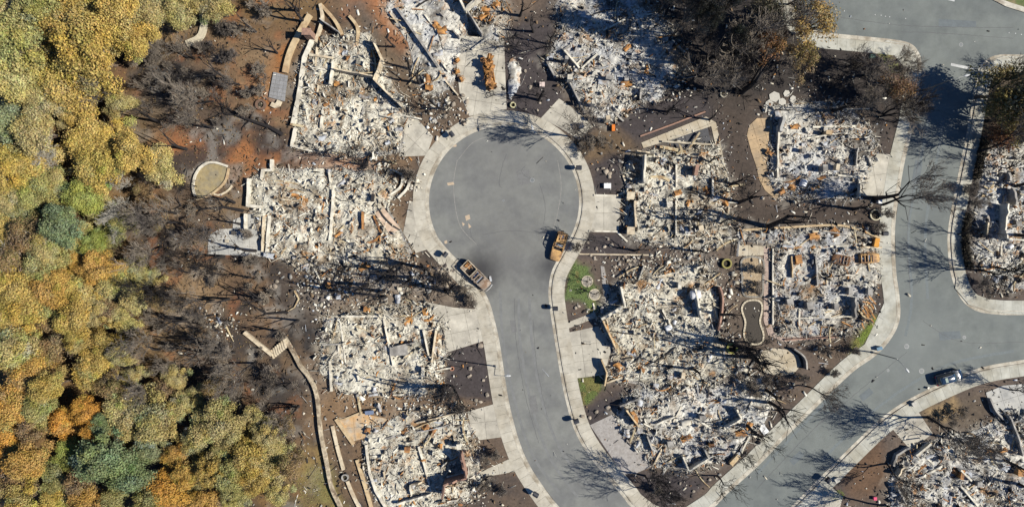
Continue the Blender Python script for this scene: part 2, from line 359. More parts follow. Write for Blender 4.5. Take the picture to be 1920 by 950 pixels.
for msk, c_, am in (((pa - .51) * 9, (60, 56, 54), .85), ((.43 - pa) * 9, (140, 120, 92), .45), ((pb - .60) * 9, (150, 146, 138), .5), ((.38 - pb) * 9, (150, 98, 62), .5)):
    w_ = (np.clip(msk, 0, 1) * lft * am)[..., None]; C = C * (1 - w_) + srgb(c_) * w_
for k_, q in RUINS.items(): paint(q, (170, 159, 140) if k_ in ('h1', 'h2', 'h3', 'h4', 'h5') else (156, 150, 138), 15, .8)
paint([(1800, 130), (1920, 110), (1920, 260), (1860, 270), (1815, 300)], (80, 70, 56), 10, .9)
for q, c_ in (([(1076, 494), (1100, 500), (1112, 530), (1116, 560), (1114, 588), (1106, 582), (1096, 562), (1062, 556), (1062, 540), (1068, 512)], (96, 122, 62)), ([(1084, 710), (1126, 704), (1128, 730), (1104, 756), (1094, 760)], (112, 116, 68)), ([(1600, 640), (1632, 604), (1642, 590), (1646, 600), (1616, 650), (1596, 662)], (126, 134, 74))): paint(q, c_, 9, .85, .9)
C = C * (0.72 + .56 * n3[..., None]) * (0.85 + .3 * n2[..., None])
dA = np.maximum(signed(A_POLY, PX, PY), signed(B_POLY, PX, PY)) * M_PX
hill = np.clip((400 - PX) / 200, 0, 1) * (PX > -400)
Z = -.06 + .125 * np.clip((-dA - 1.2) / .8, 0, 1) + hill * (fbm(X * .25, Y * .25, 4, 31) - .5) * 1.3 + (n3 - .5) * .05 * (dA < -2.5)
ny, nx = X.shape; idx = np.arange(nx * ny).reshape(ny, nx)
F = np.stack([idx[:-1, :-1], idx[:-1, 1:], idx[1:, 1:], idx[1:, :-1]], -1).reshape(-1, 4)
m_soil = mat('burnt_soil', src='Col', var=.38, scale=2.6, bump=.22, bscale=6, rough=1)
ob('ground', mesh_np('ground', np.stack([X, Y, Z], -1).reshape(-1, 3), F, m_soil, C.reshape(-1, 3), True), kind='structure')
_gx, _gy, _gz = xs, ys, Z
def gz(x, y):
    i = int(np.clip(np.searchsorted(_gx, x), 1, nx - 1)); j = int(np.clip(np.searchsorted(_gy, y), 1, ny - 1)); return float(_gz[j, i])

# roads
soot = (.012, .013, .017)
def spot(px, py, r, soft, c, a): p = P(px, py); return (p.x, p.y, r, soft, c, a)
m_road = mat('asphalt', S(136, 137, 132), rough=.92, var=.15, scale=.6, bump=.3, bscale=18, spec=.2, c2=S(122, 123, 121), spots=[spot(905, 503, 2.3, 2.0, soot, .85), spot(893, 520, 3.0, 1.8, soot, .6), spot(1030, 497, 1.6, 1.6, soot, .7), spot(1012, 520, 1.6, 2.0, soot, .3), spot(955, 470, 6, 5, S(110, 108, 106), .4), spot(945, 300, 6, 6, S(120, 119, 117), .4)])
m_road2 = mat('asphalt_haze_tint', S(126, 131, 127), rough=.92, var=.15, scale=.5, bump=.3, bscale=18, spec=.2, c2=S(114, 119, 117), spots=[spot(1700, 640, 5, 6, S(136, 141, 138), .6), spot(1720, 350, 3, 3, S(134, 140, 138), .5)])  # right street: bluish haze put into the asphalt as a cooler colour
def sheet(poly, z0, z1): return MB().prism(G(poly), z0, z1)
road_a = sheet(A_POLY, -.3, 0).build('road', m_road, kind='structure')
road_b = sheet(B_POLY, -.3, 0).build('road', m_road2, kind='structure')

m_conc = mat('pavement_concrete', S(198, 192, 176), var=.26, scale=.7, bump=.15, bscale=25, c2=S(180, 172, 154), rnd=.05)
m_conc_b = mat('pavement_concrete_cool', S(192, 191, 179), var=.26, scale=.7, bump=.15, bscale=25, c2=S(172, 168, 152), rnd=.05)
m_gut = mat('gutter_concrete', S(204, 198, 182), var=.3, scale=1.4, bump=.1, c2=S(160, 150, 132))
m_drive = mat('driveway_concrete', S(200, 194, 178), var=.32, scale=.55, bump=.15, bscale=20, c2=S(176, 170, 156), rnd=.06)
m_pink = mat('aggregate_drive', S(172, 167, 161), var=.3, scale=4, bump=.3, bscale=14, c2=S(160, 154, 147))
m_joint = mat('joint_bed', S(120, 112, 98), var=.2)
def pavement(edge_px, side, m_p, closed=False, walk=1.95, step=1.52):
    e = resample(smooth(G(edge_px), 4), .38)
    o = lambda d: offset(e, d * side)
    MB().strip(o(-.03), o(.55), -.2, .012).build('gutter', m_gut, kind='structure')
    MB().strip(o(.565), o(.70), -.2, .135).build('kerb', m_gut, kind='structure')
    root = MB().strip(o(.72), o(.72 + walk), -.2, .085).build('sidewalk', m_joint, kind='structure')
    a, b = o(.715), o(.725 + walk); k = 4
    for i in range(0, len(e) - k, k):
        s = MB(); A_ = list(a[i:i + k + 1]); B_ = list(b[i:i + k + 1])
        for L_ in (A_, B_): L_[0] = L_[0].lerp(L_[1], .07)
        s.strip(A_, B_, .05, .125 + random.uniform(-.004, .004)); s.build('paving_panel', m_p, root)
    return e
pavement(A_EDGE, -1, m_conc)
pavement(B_WEST, 1, m_conc_b); pavement(B_EAST, -1, m_conc_b, walk=1.7); pavement(B_SOUTH, -1, m_conc_b)
def clip(poly, x0, y0, x1, y1):
    for ax, v, s in ((0, x0, 1), (0, x1, -1), (1, y0, 1), (1, y1, -1)):
        out = []
        for i, p in enumerate(poly):
            q = poly[i - 1]; ip = (p[ax] - v) * s >= 0; iq = (q[ax] - v) * s >= 0
            if ip != iq: t = (v - q[ax]) / (p[ax] - q[ax]); out.append((q[0] + (p[0] - q[0]) * t, q[1] + (p[1] - q[1]) * t))
            if ip: out.append((p[0], p[1]))
        poly = out
        if not poly: return []
    return poly
def slabs(name, poly_px, size, ang, m_p, z, kind='structure', piece='paving_panel', gap=.035, m_b=None, **kw):
    pts = G(poly_px); c, s = math.cos(-ang), math.sin(-ang); o = pts[0]
    root = MB().prism(pts, -.2, z - .045).build(name, m_b or m_joint, kind=kind, **kw)
    q = [((p.x - o.x) * c - (p.y - o.y) * s, (p.x - o.x) * s + (p.y - o.y) * c) for p in pts]
    x0, x1 = min(p[0] for p in q), max(p[0] for p in q); y0, y1 = min(p[1] for p in q), max(p[1] for p in q)
    nx_, ny_ = max(1, round((x1 - x0) / size)), max(1, round((y1 - y0) / size)); dx, dy = (x1 - x0) / nx_, (y1 - y0) / ny_
    for i in range(nx_):
        for j in range(ny_):
            r = clip(q, x0 + i * dx + gap / 2, y0 + j * dy + gap / 2, x0 + (i + 1) * dx - gap / 2, y0 + (j + 1) * dy - gap / 2)
            if len(r) < 3: continue
            a = abs(sum(r[k - 1][0] * r[k][1] - r[k][0] * r[k - 1][1] for k in range(len(r)))) / 2
            if a < .12: continue
            w_ = [(o.x + p[0] * c + p[1] * s, o.y - p[0] * s + p[1] * c) for p in r]
            MB().prism(w_, z - .08, z + random.uniform(-.004, .004)).build(piece, m_p, root)
    return root
for k_, (q, size, ang, tone) in DRIVES.items(): slabs('driveway', q, size, ang, m_pink if tone else m_drive, .112)
slabs('corner_pavement', [(1640, 88), (1662, 76), (1704, 84), (1722, 116), (1712, 132), (1698, 130), (1676, 104)], 3.2, .5, m_conc_b, .118)
slabs('corner_pavement', [(1652, 520), (1676, 530), (1682, 556), (1683, 598), (1668, 629), (1640, 655), (1616, 655), (1657, 568)], 3.0, 1.0, m_conc_b, .118)
slabs('corner_pavement', [(1795, 505), (1830, 552), (1870, 566), (1920, 570), (1960, 588), (1960, 592), (1860, 586), (1815, 570), (1790, 540)], 2.6, .7, m_conc_b, .118)
slabs('corner_pavement', [(1838, 130), (1856, 114), (1880, 106), (1960, 106), (1960, 134), (1880, 136), (1834, 168)], 2.6, .3, m_conc_b, .118)
slabs('footpath', [(1064, 604), (1116, 584), (1120, 594), (1064, 616)], 2.4, -.35, m_conc, .114)
slabs('footpath', [(900, 884), (958, 858), (972, 882), (902, 894)], 2.6, .2, m_conc, .114)
slabs('footpath', [(1126, 498), (1134, 500), (1140, 532), (1156, 560), (1150, 580), (1136, 572), (1130, 540)], 1.2, .2, m_pink, .12)
# traffic island in the top right corner
q = G([(1846, -40), (1860, 0), (1885, 13), (1920, 24), (2040, 44), (2040, -40)])
isl = MB().prism(q, -.1, .14).build('traffic_island', m_gut, kind='structure')
q2 = G([(1862, -40), (1874, -2), (1895, 6), (1920, 14), (2040, 30), (2040, -40)])
MB().prism(q2, .1, .17).build('soil_bed', mat('island_soil', S(132, 122, 88), c2=S(96, 110, 62), var=.4, scale=2), isl)
# road furniture on the surface
m_white = mat('road_paint', S(205, 206, 203), var=.4, scale=2)
for (x0, y0, x1, y1) in ((1783, 121, 1832, 131), (1760, -6, 1790, 1)):
    a, b = P(x0, y0).to_2d(), P(x1, y1).to_2d(); t = (b - a).normalized(); n = Vector((-t.y, t.x)) * .22
    MB().prism([a - n, b - n, b + n, a + n], .0, .006).build('stop_line', m_white, road_b)
for i, (x, y) in enumerate([(1545, 14), (1567, 18), (1583, 21), (1641, 28), (1652, 29), (1660, 31), (1668, 32), (1698, 35), (1892, 62), (1904, 63), (1915, 65)]):
    p = P(x, y); MB().lathe([(.09, .0), (.09, .015), (.04, .03)], (p.x, p.y, 0), 8).build('lane_marker', m_white, road_b)
m_iron = mat('cast_iron', S(150, 152, 150), var=.3, scale=6, rough=.6)
for r_, x, y, s in ((road_b, 1700, 649, .42), (road_b, 1728, 695, .45), (road_b, 1665, 694, .25), (road_b, 1808, 632, .3), (road_a, 998, 338, .4), (road_a, 944, 376, .2), (road_b, 1802, 84, .35), (road_a, 947, 704, .22)):
    p = P(x, y); o = MB().lathe([(s, .0), (s, .009)], (p.x, p.y, 0), 20).build('manhole_cover', m_iron, r_)
    MB().lathe([(s * .72, .0), (s * .72, .014)], (p.x, p.y, 0), 16).build('lid', mat('iron_lid', S(120, 124, 124), var=.3, rough=.6), o)
# sealed cracks and old paving seams
m_tar = mat('crack_sealant', S(92, 92, 94), rough=.7, var=.3)
m_seam = mat('pale_seam', S(146, 144, 138), var=.3, scale=2)
def seam(pts, wdt, m_, road, z=.0045, jit=.0):
    e = resample(smooth(G(pts), 5), .5); e = [p + Vector((random.gauss(0, jit), random.gauss(0, jit))) for p in e]
    s = MB(); s.strip(e, offset(e, wdt), 0, z); s.build('sealed_crack' if m_ is m_tar else 'paving_seam', m_, road)
seam([(858, 300), (851, 350), (862, 420), (895, 458)], .12, m_seam, road_a); seam([(1046, 300), (1053, 350), (1046, 400), (1038, 428)], .12, m_seam, road_a); seam([(858, 300), (885, 268), (915, 255)], .1, m_seam, road_a)
for q in ([(950, 290), (941, 315), (936, 345), (942, 352)], [(985, 312), (978, 320), (990, 334), (1002, 330)], [(905, 440), (960, 432), (1020, 440), (1045, 455)], [(1012, 345), (1022, 380), (1020, 420)],
          [(965, 560), (968, 640), (985, 740), (1010, 830)], [(1000, 600), (1006, 680), (1026, 780)], [(880, 420), (885, 445), (898, 462)]): seam(q, .05, m_tar, road_a, .005, .04)
for q in ([(1690, 60), (1760, 62), (1900, 72)], [(1560, 30), (1700, 48), (1900, 52)], [(1735, 200), (1722, 300), (1702, 430), (1708, 560)], [(1570, 760), (1500, 830), (1420, 915)], [(1700, 660), (1620, 725), (1530, 800)], [(1730, 600), (1800, 640), (1920, 640)]): seam(q, .06, m_tar, road_b, .005, .03)
# worn patches and tyre polish on the asphalt
m_patch = mat('asphalt_patch', S(124, 124, 122), var=.2, scale=1.5); m_track = mat('tyre_polish', S(128, 129, 127), var=.2, scale=.8); m_patch2 = mat('asphalt_patch_cool', S(112, 119, 121), var=.2, scale=1.2)
for r_, q in ((road_a, [(968, 322), (992, 318), (996, 344), (972, 348)]), (road_a, [(990, 742), (1004, 740), (1010, 772), (996, 776)]), (road_a, [(956, 600), (966, 600), (970, 622), (960, 624)]), (road_b, [(1716, 300), (1730, 303), (1724, 345), (1709, 342)]), (road_b, [(1760, 622), (1800, 620), (1802, 634), (1762, 638)]), (road_b, [(1610, 742), (1630, 726), (1638, 736), (1618, 752)]), (road_b, [(1760, 36), (1830, 40), (1830, 52), (1760, 50)]), (road_b, [(1480, 862), (1500, 844), (1508, 852), (1488, 872)])):
    MB().prism(G(q), 0, .0035).build('asphalt_patch', m_patch if r_ is road_a else m_patch2, r_)
for q in ([(975, 560), (978, 640), (996, 745), (1030, 850), (1085, 930)], [(995, 560), (1000, 640), (1018, 745), (1052, 838), (1110, 915)], [(940, 545), (946, 640), (966, 745), (1000, 850), (1050, 920)]): seam(q, .45, m_track, road_a, .003, .02)
for q in ([(1745, 220), (1725, 320), (1706, 430), (1712, 560), (1700, 630)], [(1772, 220), (1756, 320), (1738, 430), (1742, 560)], [(1560, 745), (1500, 806), (1420, 890)], [(1540, 860), (1600, 800), (1680, 735), (1780, 680), (1900, 655)]): seam(q, .45, mat('tyre_polish_cool', S(120, 127, 127), var=.2), road_b, .003, .02)
# chalky marks and spilled ash on the circle
for q in ([(872, 405), (880, 402), (882, 410), (874, 414)], [(866, 416), (872, 420), (868, 424)], [(838, 343), (850, 341), (852, 346), (840, 348)], [(878, 418), (884, 425), (879, 428)], [(833, 452), (838, 450), (839, 456), (834, 457)], [(849, 272), (856, 271), (856, 275), (850, 276)]):
    MB().prism(G(q), 0, .006).build('ash_spill', mat('ash_spill', S(196, 176, 150), var=.3), road_a)

# gardens: paved patios, beds, lawns
m_patio = mat('patio_concrete', S(200, 190, 168), var=.18, scale=1.2, c2=S(186, 172, 146)); m_tan = mat('tan_patio', S(192, 166, 130), var=.25, scale=1.0, c2=S(170, 150, 122))
m_cool = mat('ash_stained_patio', S(196, 194, 186), var=.22, scale=.8, c2=S(166, 166, 162))
slabs('patio', [(1445, 222), (1419, 222), (1404, 236), (1400, 254), (1408, 284), (1417, 310), (1423, 337), (1434, 357), (1457, 377), (1463, 363), (1440, 334), (1437, 301), (1448, 248)], 1.6, .3, m_tan, .13)
slabs('patio', [(392, 442), (410, 430), (437, 428), (438, 412), (470, 400), (505, 402), (503, 482), (430, 478), (390, 476)], 1.8, .05, m_cool, .14)
slabs('patio', [(1202, 268), (1323, 219), (1342, 230), (1364, 333), (1356, 338), (1333, 237), (1257, 263), (1206, 278)], 1.4, .38, m_patio, .15)
slabs('patio', [(1384, 458), (1440, 462), (1442, 478), (1384, 480)], 2.0, 0, m_patio, .13)
slabs('patio', [(1432, 462), (1444, 464), (1443, 600), (1450, 622), (1470, 632), (1566, 626), (1567, 634), (1468, 640), (1440, 628), (1431, 600)], 1.1, 0, mat('pink_paving', S(180, 160, 146), var=.25, rnd=.1), .14)
slabs('patio', [(1415, 672), (1428, 658), (1450, 652), (1478, 655), (1496, 666), (1502, 682), (1488, 700), (1458, 704), (1428, 696)], 2.3, .3, m_patio, .15)
slabs('patio', [(1848, 735), (1880, 722), (1930, 718), (1930, 790), (1880, 790), (1856, 770)], 2.5, .3, m_cool, .14)
slabs('patio', [(631, 784), (678, 774), (726, 784), (722, 800), (690, 818), (664, 826)], 3.0, .1, mat('sandy_terrace', S(208, 170, 122), var=.25, scale=1.5, c2=S(190, 178, 158)), .14)
slabs('tiled_platform', [(514, 136), (541, 143), (535, 191), (505, 183)], .62, -.17, mat('grey_tile', S(150, 150, 150), var=.25, rnd=.12), .35)
slabs('pool_floor', [(1240, 267), (1326, 239), (1333, 268), (1288, 280)], 3.5, .3, mat('pool_floor', S(88, 88, 90), var=.4, scale=2), .11)
slabs('driveway', [(1570, 462), (1612, 458), (1612, 500), (1560, 506)], 3, 0, m_cool, .1)
# big pale stepping stones at the corner of the north-east ruin
for (x, y, r) in ((1452, 182, 11), (1466, 191, 9), (1441, 196, 9), (1455, 204, 8), (1474, 176, 7), (1446, 212, 8), (1486, 186, 7), (1460, 216, 7), (1434, 206, 6)):
    p = P(x, y); a0 = random.random() * 6
    q = [(p.x + r * .09 * random.uniform(.75, 1.05) * math.cos(a0 + k * 1.05), p.y + r * .09 * random.uniform(.75, 1.05) * math.sin(a0 + k * 1.05)) for k in range(6)]
    name_later(MB().prism(q, .0, .2).build('flagstone', mat('flagstone', S(204, 200, 188), var=.15, rnd=.1), cat='flagstone', group='pale flagstones of a broken path'), 'pale broken flagstone', x, y)
def lawn(poly, c, lab, dens=60):
    q = G(poly); xs_ = [p.x for p in q]; ys_ = [p.y for p in q]; n = int((max(xs_) - min(xs_)) * (max(ys_) - min(ys_)) * dens)
    x = RNG.uniform(min(xs_), max(xs_), n); y = RNG.uniform(min(ys_), max(ys_), n)
    pp = [(p.x, p.y) for p in q]
    k = inside(pp, x, y) & ((edge_dist(pp, x, y) > .25) | (RNG.random(n) < .35)) & (fbm(x * .7, y * .7, 3, 5) > RNG.uniform(.0, .42, n)); x, y = x[k], y[k]; n = len(x)
    a = RNG.uniform(0, 6.28, n); l = RNG.uniform(.05, .11, n); t = RNG.uniform(-.06, .06, (n, 2)); h = RNG.uniform(.01, .05, n)
    V = np.zeros((n, 3, 3)); V[:, 0] = np.stack([x + l * np.cos(a), y + l * np.sin(a), np.full(n, .10)], 1); V[:, 1] = np.stack([x - l * np.cos(a), y - l * np.sin(a), np.full(n, .10)], 1)
    V[:, 2] = np.stack([x + t[:, 0] - l * np.sin(a), y + t[:, 1] + l * np.cos(a), .10 + h], 1)
    base = np.array(S(*c)); Cc = base * RNG.uniform(.6, 1.35, (n, 1)) * (1 + RNG.uniform(-.12, .12, (n, 3)))
    dry = (fbm(x * .45, y * .45, 3, 77) > .56); Cc[dry] = Cc[dry] * .5 + np.array(S(150, 130, 80)) * .5
    ob('lawn', mesh_np('lawn', V.reshape(-1, 3), np.arange(n * 3).reshape(n, 3), mat('grass_blades', src='Col', var=.15), np.repeat(Cc, 3, 0)), kind='stuff', label=lab, cat='lawn')
lawn([(1076, 494), (1100, 500), (1112, 530), (1116, 560), (1114, 588), (1106, 582), (1096, 562), (1062, 556), (1062, 540), (1068, 512)], (114, 132, 76), 'green lawn with two tree rings inside the bend of the sidewalk', 420)
lawn([(1084, 710), (1126, 704), (1128, 730), (1104, 756), (1094, 760)], (112, 126, 66), 'small green lawn patch below the concrete driveway', 300)
lawn([(1600, 640), (1632, 604), (1642, 590), (1646, 600), (1616, 650), (1596, 662)], (130, 146, 62), 'narrow green verge beside the curving corner sidewalk', 260)
lawn([(1632, 92), (1668, 98), (1694, 128), (1690, 150), (1672, 140), (1650, 110)], (158, 162, 92), 'yellowish grass patch at the corner of the top road', 70)
lawn([(1546, 934), (1572, 914), (1586, 925), (1570, 945)], (130, 148, 60), 'tiny green grass patch beside the lowest sidewalk driveway', 80)
lawn([(548, 900), (600, 862), (634, 950), (560, 990)], (150, 138, 84), 'dry grass slope left of the long curved retaining wall', 30)
lawn([(1890, -20), (1930, -20), (1930, 10), (1900, 4)], (92, 120, 50), 'grass on the traffic island in the top right corner', 60)
# ------------------------------------------------------------------ ruins of the burned houses
PAL = np.array([S(*c) for c in ((234, 230, 216), (224, 216, 198), (198, 190, 170), (160, 157, 150), (126, 106, 82), (44, 42, 42), (178, 130, 78), (192, 197, 203), (146, 102, 66), (88, 80, 72))])
CW = {'warm': [.25, .24, .17, .08, .075, .07, .045, .01, .02, .045], 'cool': [.26, .16, .13, .13, .05, .115, .025, .075, .015, .055], 'grey': [.14, .14, .15, .17, .10, .14, .03, .05, .02, .06], 'rust': [.08, .10, .10, .06, .12, .14, .20, .01, .12, .07]}
m_rub = mat('house_rubble', src='Col', var=.3, scale=7, bump=.6, bscale=9, rough=1)
m_frag = mat('rubble_fragment', src='Col', var=.15, scale=5, rough=.95)
BOXF = np.array([[4, 5, 6, 7], [0, 1, 5, 4], [1, 2, 6, 5], [2, 3, 7, 6], [3, 0, 4, 7]])
BOXV = np.array([[-.5, -.5, -.5], [.5, -.5, -.5], [.5, .5, -.5], [-.5, .5, -.5], [-.5, -.5, .5], [.5, -.5, .5], [.5, .5, .5], [-.5, .5, .5]])
def fragments(name, x, y, z, size, C, parent=None, elong=1.0, tilt=.5, jag=.35, **kw):
    """thousands of broken pieces as one mesh; size (n,3)"""
    n = len(x); V = np.repeat(BOXV[None], n, 0) * (1 + RNG.uniform(-jag, jag, (n, 8, 3))); V = V * size[:, None, :]
    a = RNG.uniform(0, 6.2832, n); b = RNG.normal(0, tilt, n); ca, sa, cb, sb = np.cos(a), np.sin(a), np.cos(b), np.sin(b)
    vx, vy, vz = V[..., 0], V[..., 1], V[..., 2]
    vx, vz = vx * cb[:, None] + vz * sb[:, None], -vx * sb[:, None] + vz * cb[:, None]
    vx, vy = vx * ca[:, None] - vy * sa[:, None], vx * sa[:, None] + vy * ca[:, None]
    V = np.stack([vx + x[:, None], vy + y[:, None], vz + z[:, None]], -1).reshape(-1, 3)
    F = (np.arange(n) * 8)[:, None, None] + BOXF[None]
    return ob(name, mesh_np(name, V, F.reshape(-1, 4), m_frag, np.repeat(C, 8, 0)), parent, kind='stuff', **kw)
def mound_h(x, y, sd, seed, hgt):
    f = np.clip(sd / 1.6, 0, 1)
    hgt = hgt * .95
    return f * (hgt * (.05 + 1.1 * np.clip(fbm(x * .35, y * .35, 3, seed) * 1.6 - .3, 0, 1)) + .38 * hgt * (fbm(x * 1.3, y * 1.3, 3, seed + 5) - .4) + .30 * (vnoise(x * 2.6, y * 2.6, seed + 7) ** 2) * hgt + .1 * vnoise(x * 6, y * 6, seed + 8)) + .04
def pick(n, tone): return PAL[RNG.choice(10, n, p=np.array(CW[tone]) / sum(CW[tone]))] * RNG.uniform(.78, 1.2, (n, 1))
def rubble(root, poly_px, tone, seed, hgt=.55, dens=21, white=.5, step=.19):
    """ash mound and broken pieces filling a ruin's outline"""
    poly = [(p.x, p.y) for p in G(poly_px)]; ar = np.array(poly); x0, y0 = ar.min(0); x1, y1 = ar.max(0)
    X, Y = np.meshgrid(np.arange(x0, x1 + step, step), np.arange(y0, y1 + step, step)); X = X + RNG.uniform(-.07, .07, X.shape); Y = Y + RNG.uniform(-.07, .07, Y.shape)
    warp = (fbm(X * .5, Y * .5, 3, seed + 40) - .5) * 2.0
    sd = np.where(inside(poly, X, Y), 1, -1) * edge_dist(poly, X, Y) + warp
    H = mound_h(X, Y, sd, seed, hgt) + .11 + RNG.uniform(-.075, .075, X.shape)
    a = fbm(X * .28, Y * .28, 4, seed + 2); b = fbm(X * 1.1, Y * 1.1, 3, seed + 3); c = fbm(X * .55, Y * .55, 4, seed + 4); g = vnoise(X * 4.2, Y * 4.2, seed + 6)
    C = PAL[1] * (1 - a[..., None]) + PAL[0 if tone != 'grey' else 3] * a[..., None]
    if tone == 'cool': C = C * .75 + PAL[7] * .25
    if tone == 'rust': C = C * .45 + PAL[4] * .55
    def over(mask, k, amt):
        nonlocal C; w_ = (np.clip(mask, 0, 1) * amt)[..., None]; C = C * (1 - w_) + PAL[k] * w_
    over((b - .57) * 8, 9, .65); over((c - .58) * 9, 3, .6); over((g - .71) * 6, 5, .75); over((fbm(X * .5, Y * .5, 4, seed + 35) - .63) * 12, 5, .75); over((fbm(X * .22, Y * .22, 3, seed + 31) - .53) * 8, 4 if tone == 'warm' else 9, .55); over((fbm(X * .3, Y * .3, 4, seed + 33) - .56) * 9, 7 if tone != 'warm' else 3, .45); over((fbm(X * .8, Y * .8, 3, seed + 12) - .66) * 12, 6, .7); over((fbm(X * .7, Y * .7, 3, seed + 13) - .64) * 10, 4, .7)
    over((fbm(X * .4, Y * .4, 4, seed + 14) - (.62 - .1 * white)) * 9, 0, .6)
    ash = np.clip((fbm(X * .3, Y * .3, 3, seed + 90) - .55) * 10, 0, 1) * (.45 + .55 * fbm(X * 1.7, Y * 1.7, 3, seed + 92)); bl = fbm(X * .2, Y * .2, 2, seed + 91); C = C * (1 - .62 * ash[..., None]) + (np.where(bl[..., None] > .5, PAL[0], PAL[7] * .95 if tone != 'warm' else PAL[2])) * .62 * ash[..., None]
    C = C * RNG.uniform(.72, 1.2, X.shape)[..., None] * (np.array([1.0, 1.0, .97]) if tone == 'warm' else 1)
    ok = sd > 0; ny, nx = X.shape; idx = np.arange(nx * ny).reshape(ny, nx)
    q = ok[:-1, :-1] & ok[:-1, 1:] & ok[1:, 1:] & ok[1:, :-1]
    F = np.stack([idx[:-1, :-1], idx[:-1, 1:], idx[1:, 1:], idx[1:, :-1]], -1)[q]
    use, inv = np.unique(F, return_inverse=True); V = np.stack([X, Y, H], -1).reshape(-1, 3)[use]
    ob('ash_mound', mesh_np('ash_mound', V, inv.reshape(-1, 4), m_rub, C.reshape(-1, 3)[use]), root, kind='stuff')
    n = int((x1 - x0) * (y1 - y0) * dens * 1.15); x = RNG.uniform(x0 - .8, x1 + .8, n); y = RNG.uniform(y0 - .8, y1 + .8, n)
    sd = np.where(inside(poly, x, y), 1, -1) * edge_dist(poly, x, y) + (fbm(x * .5, y * .5, 3, seed + 40) - .5) * 2.0 + np.abs(RNG.normal(0, .5, n))
    clump = fbm(x * .6, y * .6, 3, seed + 60); ash = fbm(x * .3, y * .3, 3, seed + 90); k = (sd > 0) & (clump > RNG.uniform(.15, .62, n)) & ((ash < .58) | (RNG.random(n) < .5)); x, y, sd = x[k], y[k], sd[k]; n = len(x)
    s = np.clip(RNG.lognormal(-2.6, .5, n), .03, .27); size = np.stack([s * RNG.uniform(1, 2.4, n), s * RNG.uniform(.5, 1.1, n), s * RNG.uniform(.18, .7, n)], 1)
    st = RNG.random(n) < .05; size[st] = np.stack([RNG.uniform(.6, 2.2, st.sum()), RNG.uniform(.05, .12, st.sum()), RNG.uniform(.05, .12, st.sum())], 1)
    up = RNG.random(n) < .02; size[up] = np.stack([RNG.uniform(.25, .7, up.sum()), RNG.uniform(.06, .2, up.sum()), RNG.uniform(.5, 1.0, up.sum())], 1)
    z = mound_h(x, y, sd, seed, hgt) + .13 + size[:, 2] * .3
    col_at = C[np.clip(((y - y0) / step).astype(int), 0, C.shape[0] - 1), np.clip(((x - x0) / step).astype(int), 0, C.shape[1] - 1)]
    C = pick(n, tone); C = np.where(RNG.random((n, 1)) < .52, col_at * RNG.uniform(.8, 1.15, (n, 1)), C)
    loc = fbm(x * .35, y * .35, 3, seed + 70); rr = (loc > .62) & (RNG.random(n) < .35); C[rr] = pick(int(rr.sum()), 'rust')
    fragments('rubble_pieces', x, y, z, size, C, root)
    return poly
# shared pieces that lie singly in the ruins
def shared_box(bend, tap, seed):
    random.seed(seed); s = MB(); secs = []
    for i in range(5):
        t = i / 4 - .5; o = bend * (1 - 4 * t * t); k = 1 - (tap if i in (0, 4) else 0)
        secs.append([(t, (-.5 * k + random.uniform(-.06, .06)) + o, -.5), (t, .5 * k + random.uniform(-.06, .06) + o, -.5), (t, .5 * k + o, .5), (t, -.5 * k + o, .5)])
    return s.loft(secs)
m_char = mat('charred_wood', S(52, 48, 46), var=.5, scale=4, rough=.8); m_beam = mat('bleached_timber', S(214, 198, 160), var=.3, scale=3, c2=S(160, 132, 96)); m_rust = mat('rusted_steel', S(196, 142, 80), var=.5, scale=2.5, c2=S(132, 94, 64), rough=.8)
m_galv = mat('burned_sheet_metal', S(196, 200, 204), var=.3, scale=1.5, rough=.6, metal=.0, c2=S(150, 140, 128)); m_whitep = mat('white_enamel', S(238, 238, 236), var=.1, rough=.5)
BEAMS = {k: [shared_box(b, t, i).mesh('beam', m_) for i, (b, t) in enumerate(((0, .2), (.9, .1), (-1.6, .3)))] for k, m_ in (('char', m_char), ('wood', m_beam), ('rust', m_rust), ('metal', m_galv))}
def sheet_mesh(seed, m_):
    r = np.random.default_rng(seed); n = 6; X, Y = np.meshgrid(np.linspace(-.5, .5, n), np.linspace(-.5, .5, n))
    Zs = r.normal(0, .05, X.shape) + .22 * np.sin(X * 5 + seed) * Y + .12 * np.cos(Y * 7); X = X + r.normal(0, .05, X.shape); Y = Y + r.normal(0, .05, X.shape)
    idx = np.arange(n * n).reshape(n, n); F = np.stack([idx[:-1, :-1], idx[:-1, 1:], idx[1:, 1:], idx[1:, :-1]], -1).reshape(-1, 4); T = n * n
    V = np.concatenate([np.stack([X, Y, Zs], -1).reshape(-1, 3), np.stack([X, Y, Zs - .02], -1).reshape(-1, 3)])
    return mesh_np('sheet', V, np.concatenate([F, F[:, ::-1] + T]), m_, smooth_=False)
SHEETS = {'rust': [sheet_mesh(i, m_rust) for i in range(3)], 'metal': [sheet_mesh(i + 5, m_galv) for i in range(3)]}
def pipe_mesh(seed, m_):
    random.seed(seed); p = Vector((0, 0, 0)); a = 0; pts = [p.copy()]
    for i in range(7): a += random.gauss(0, .7); p = p + Vector((math.cos(a), math.sin(a), random.gauss(0, .12))) * .3; pts.append(p.copy())
    return MB().tube(pts, .05, 5).mesh('pipe', m_)
PIPES = [pipe_mesh(s, m_) for s, m_ in ((3, m_beam), (8, m_rust), (11, m_galv), (17, m_char))]
def lie(name, data, root, x, y, z, L, wd, h, rz, tilt=0):
    o = ob(name, data, root, loc=(x, y, z)); o.scale = (L, wd, h); o.rotation_euler = (random.uniform(-.2, .2), tilt, rz); return o
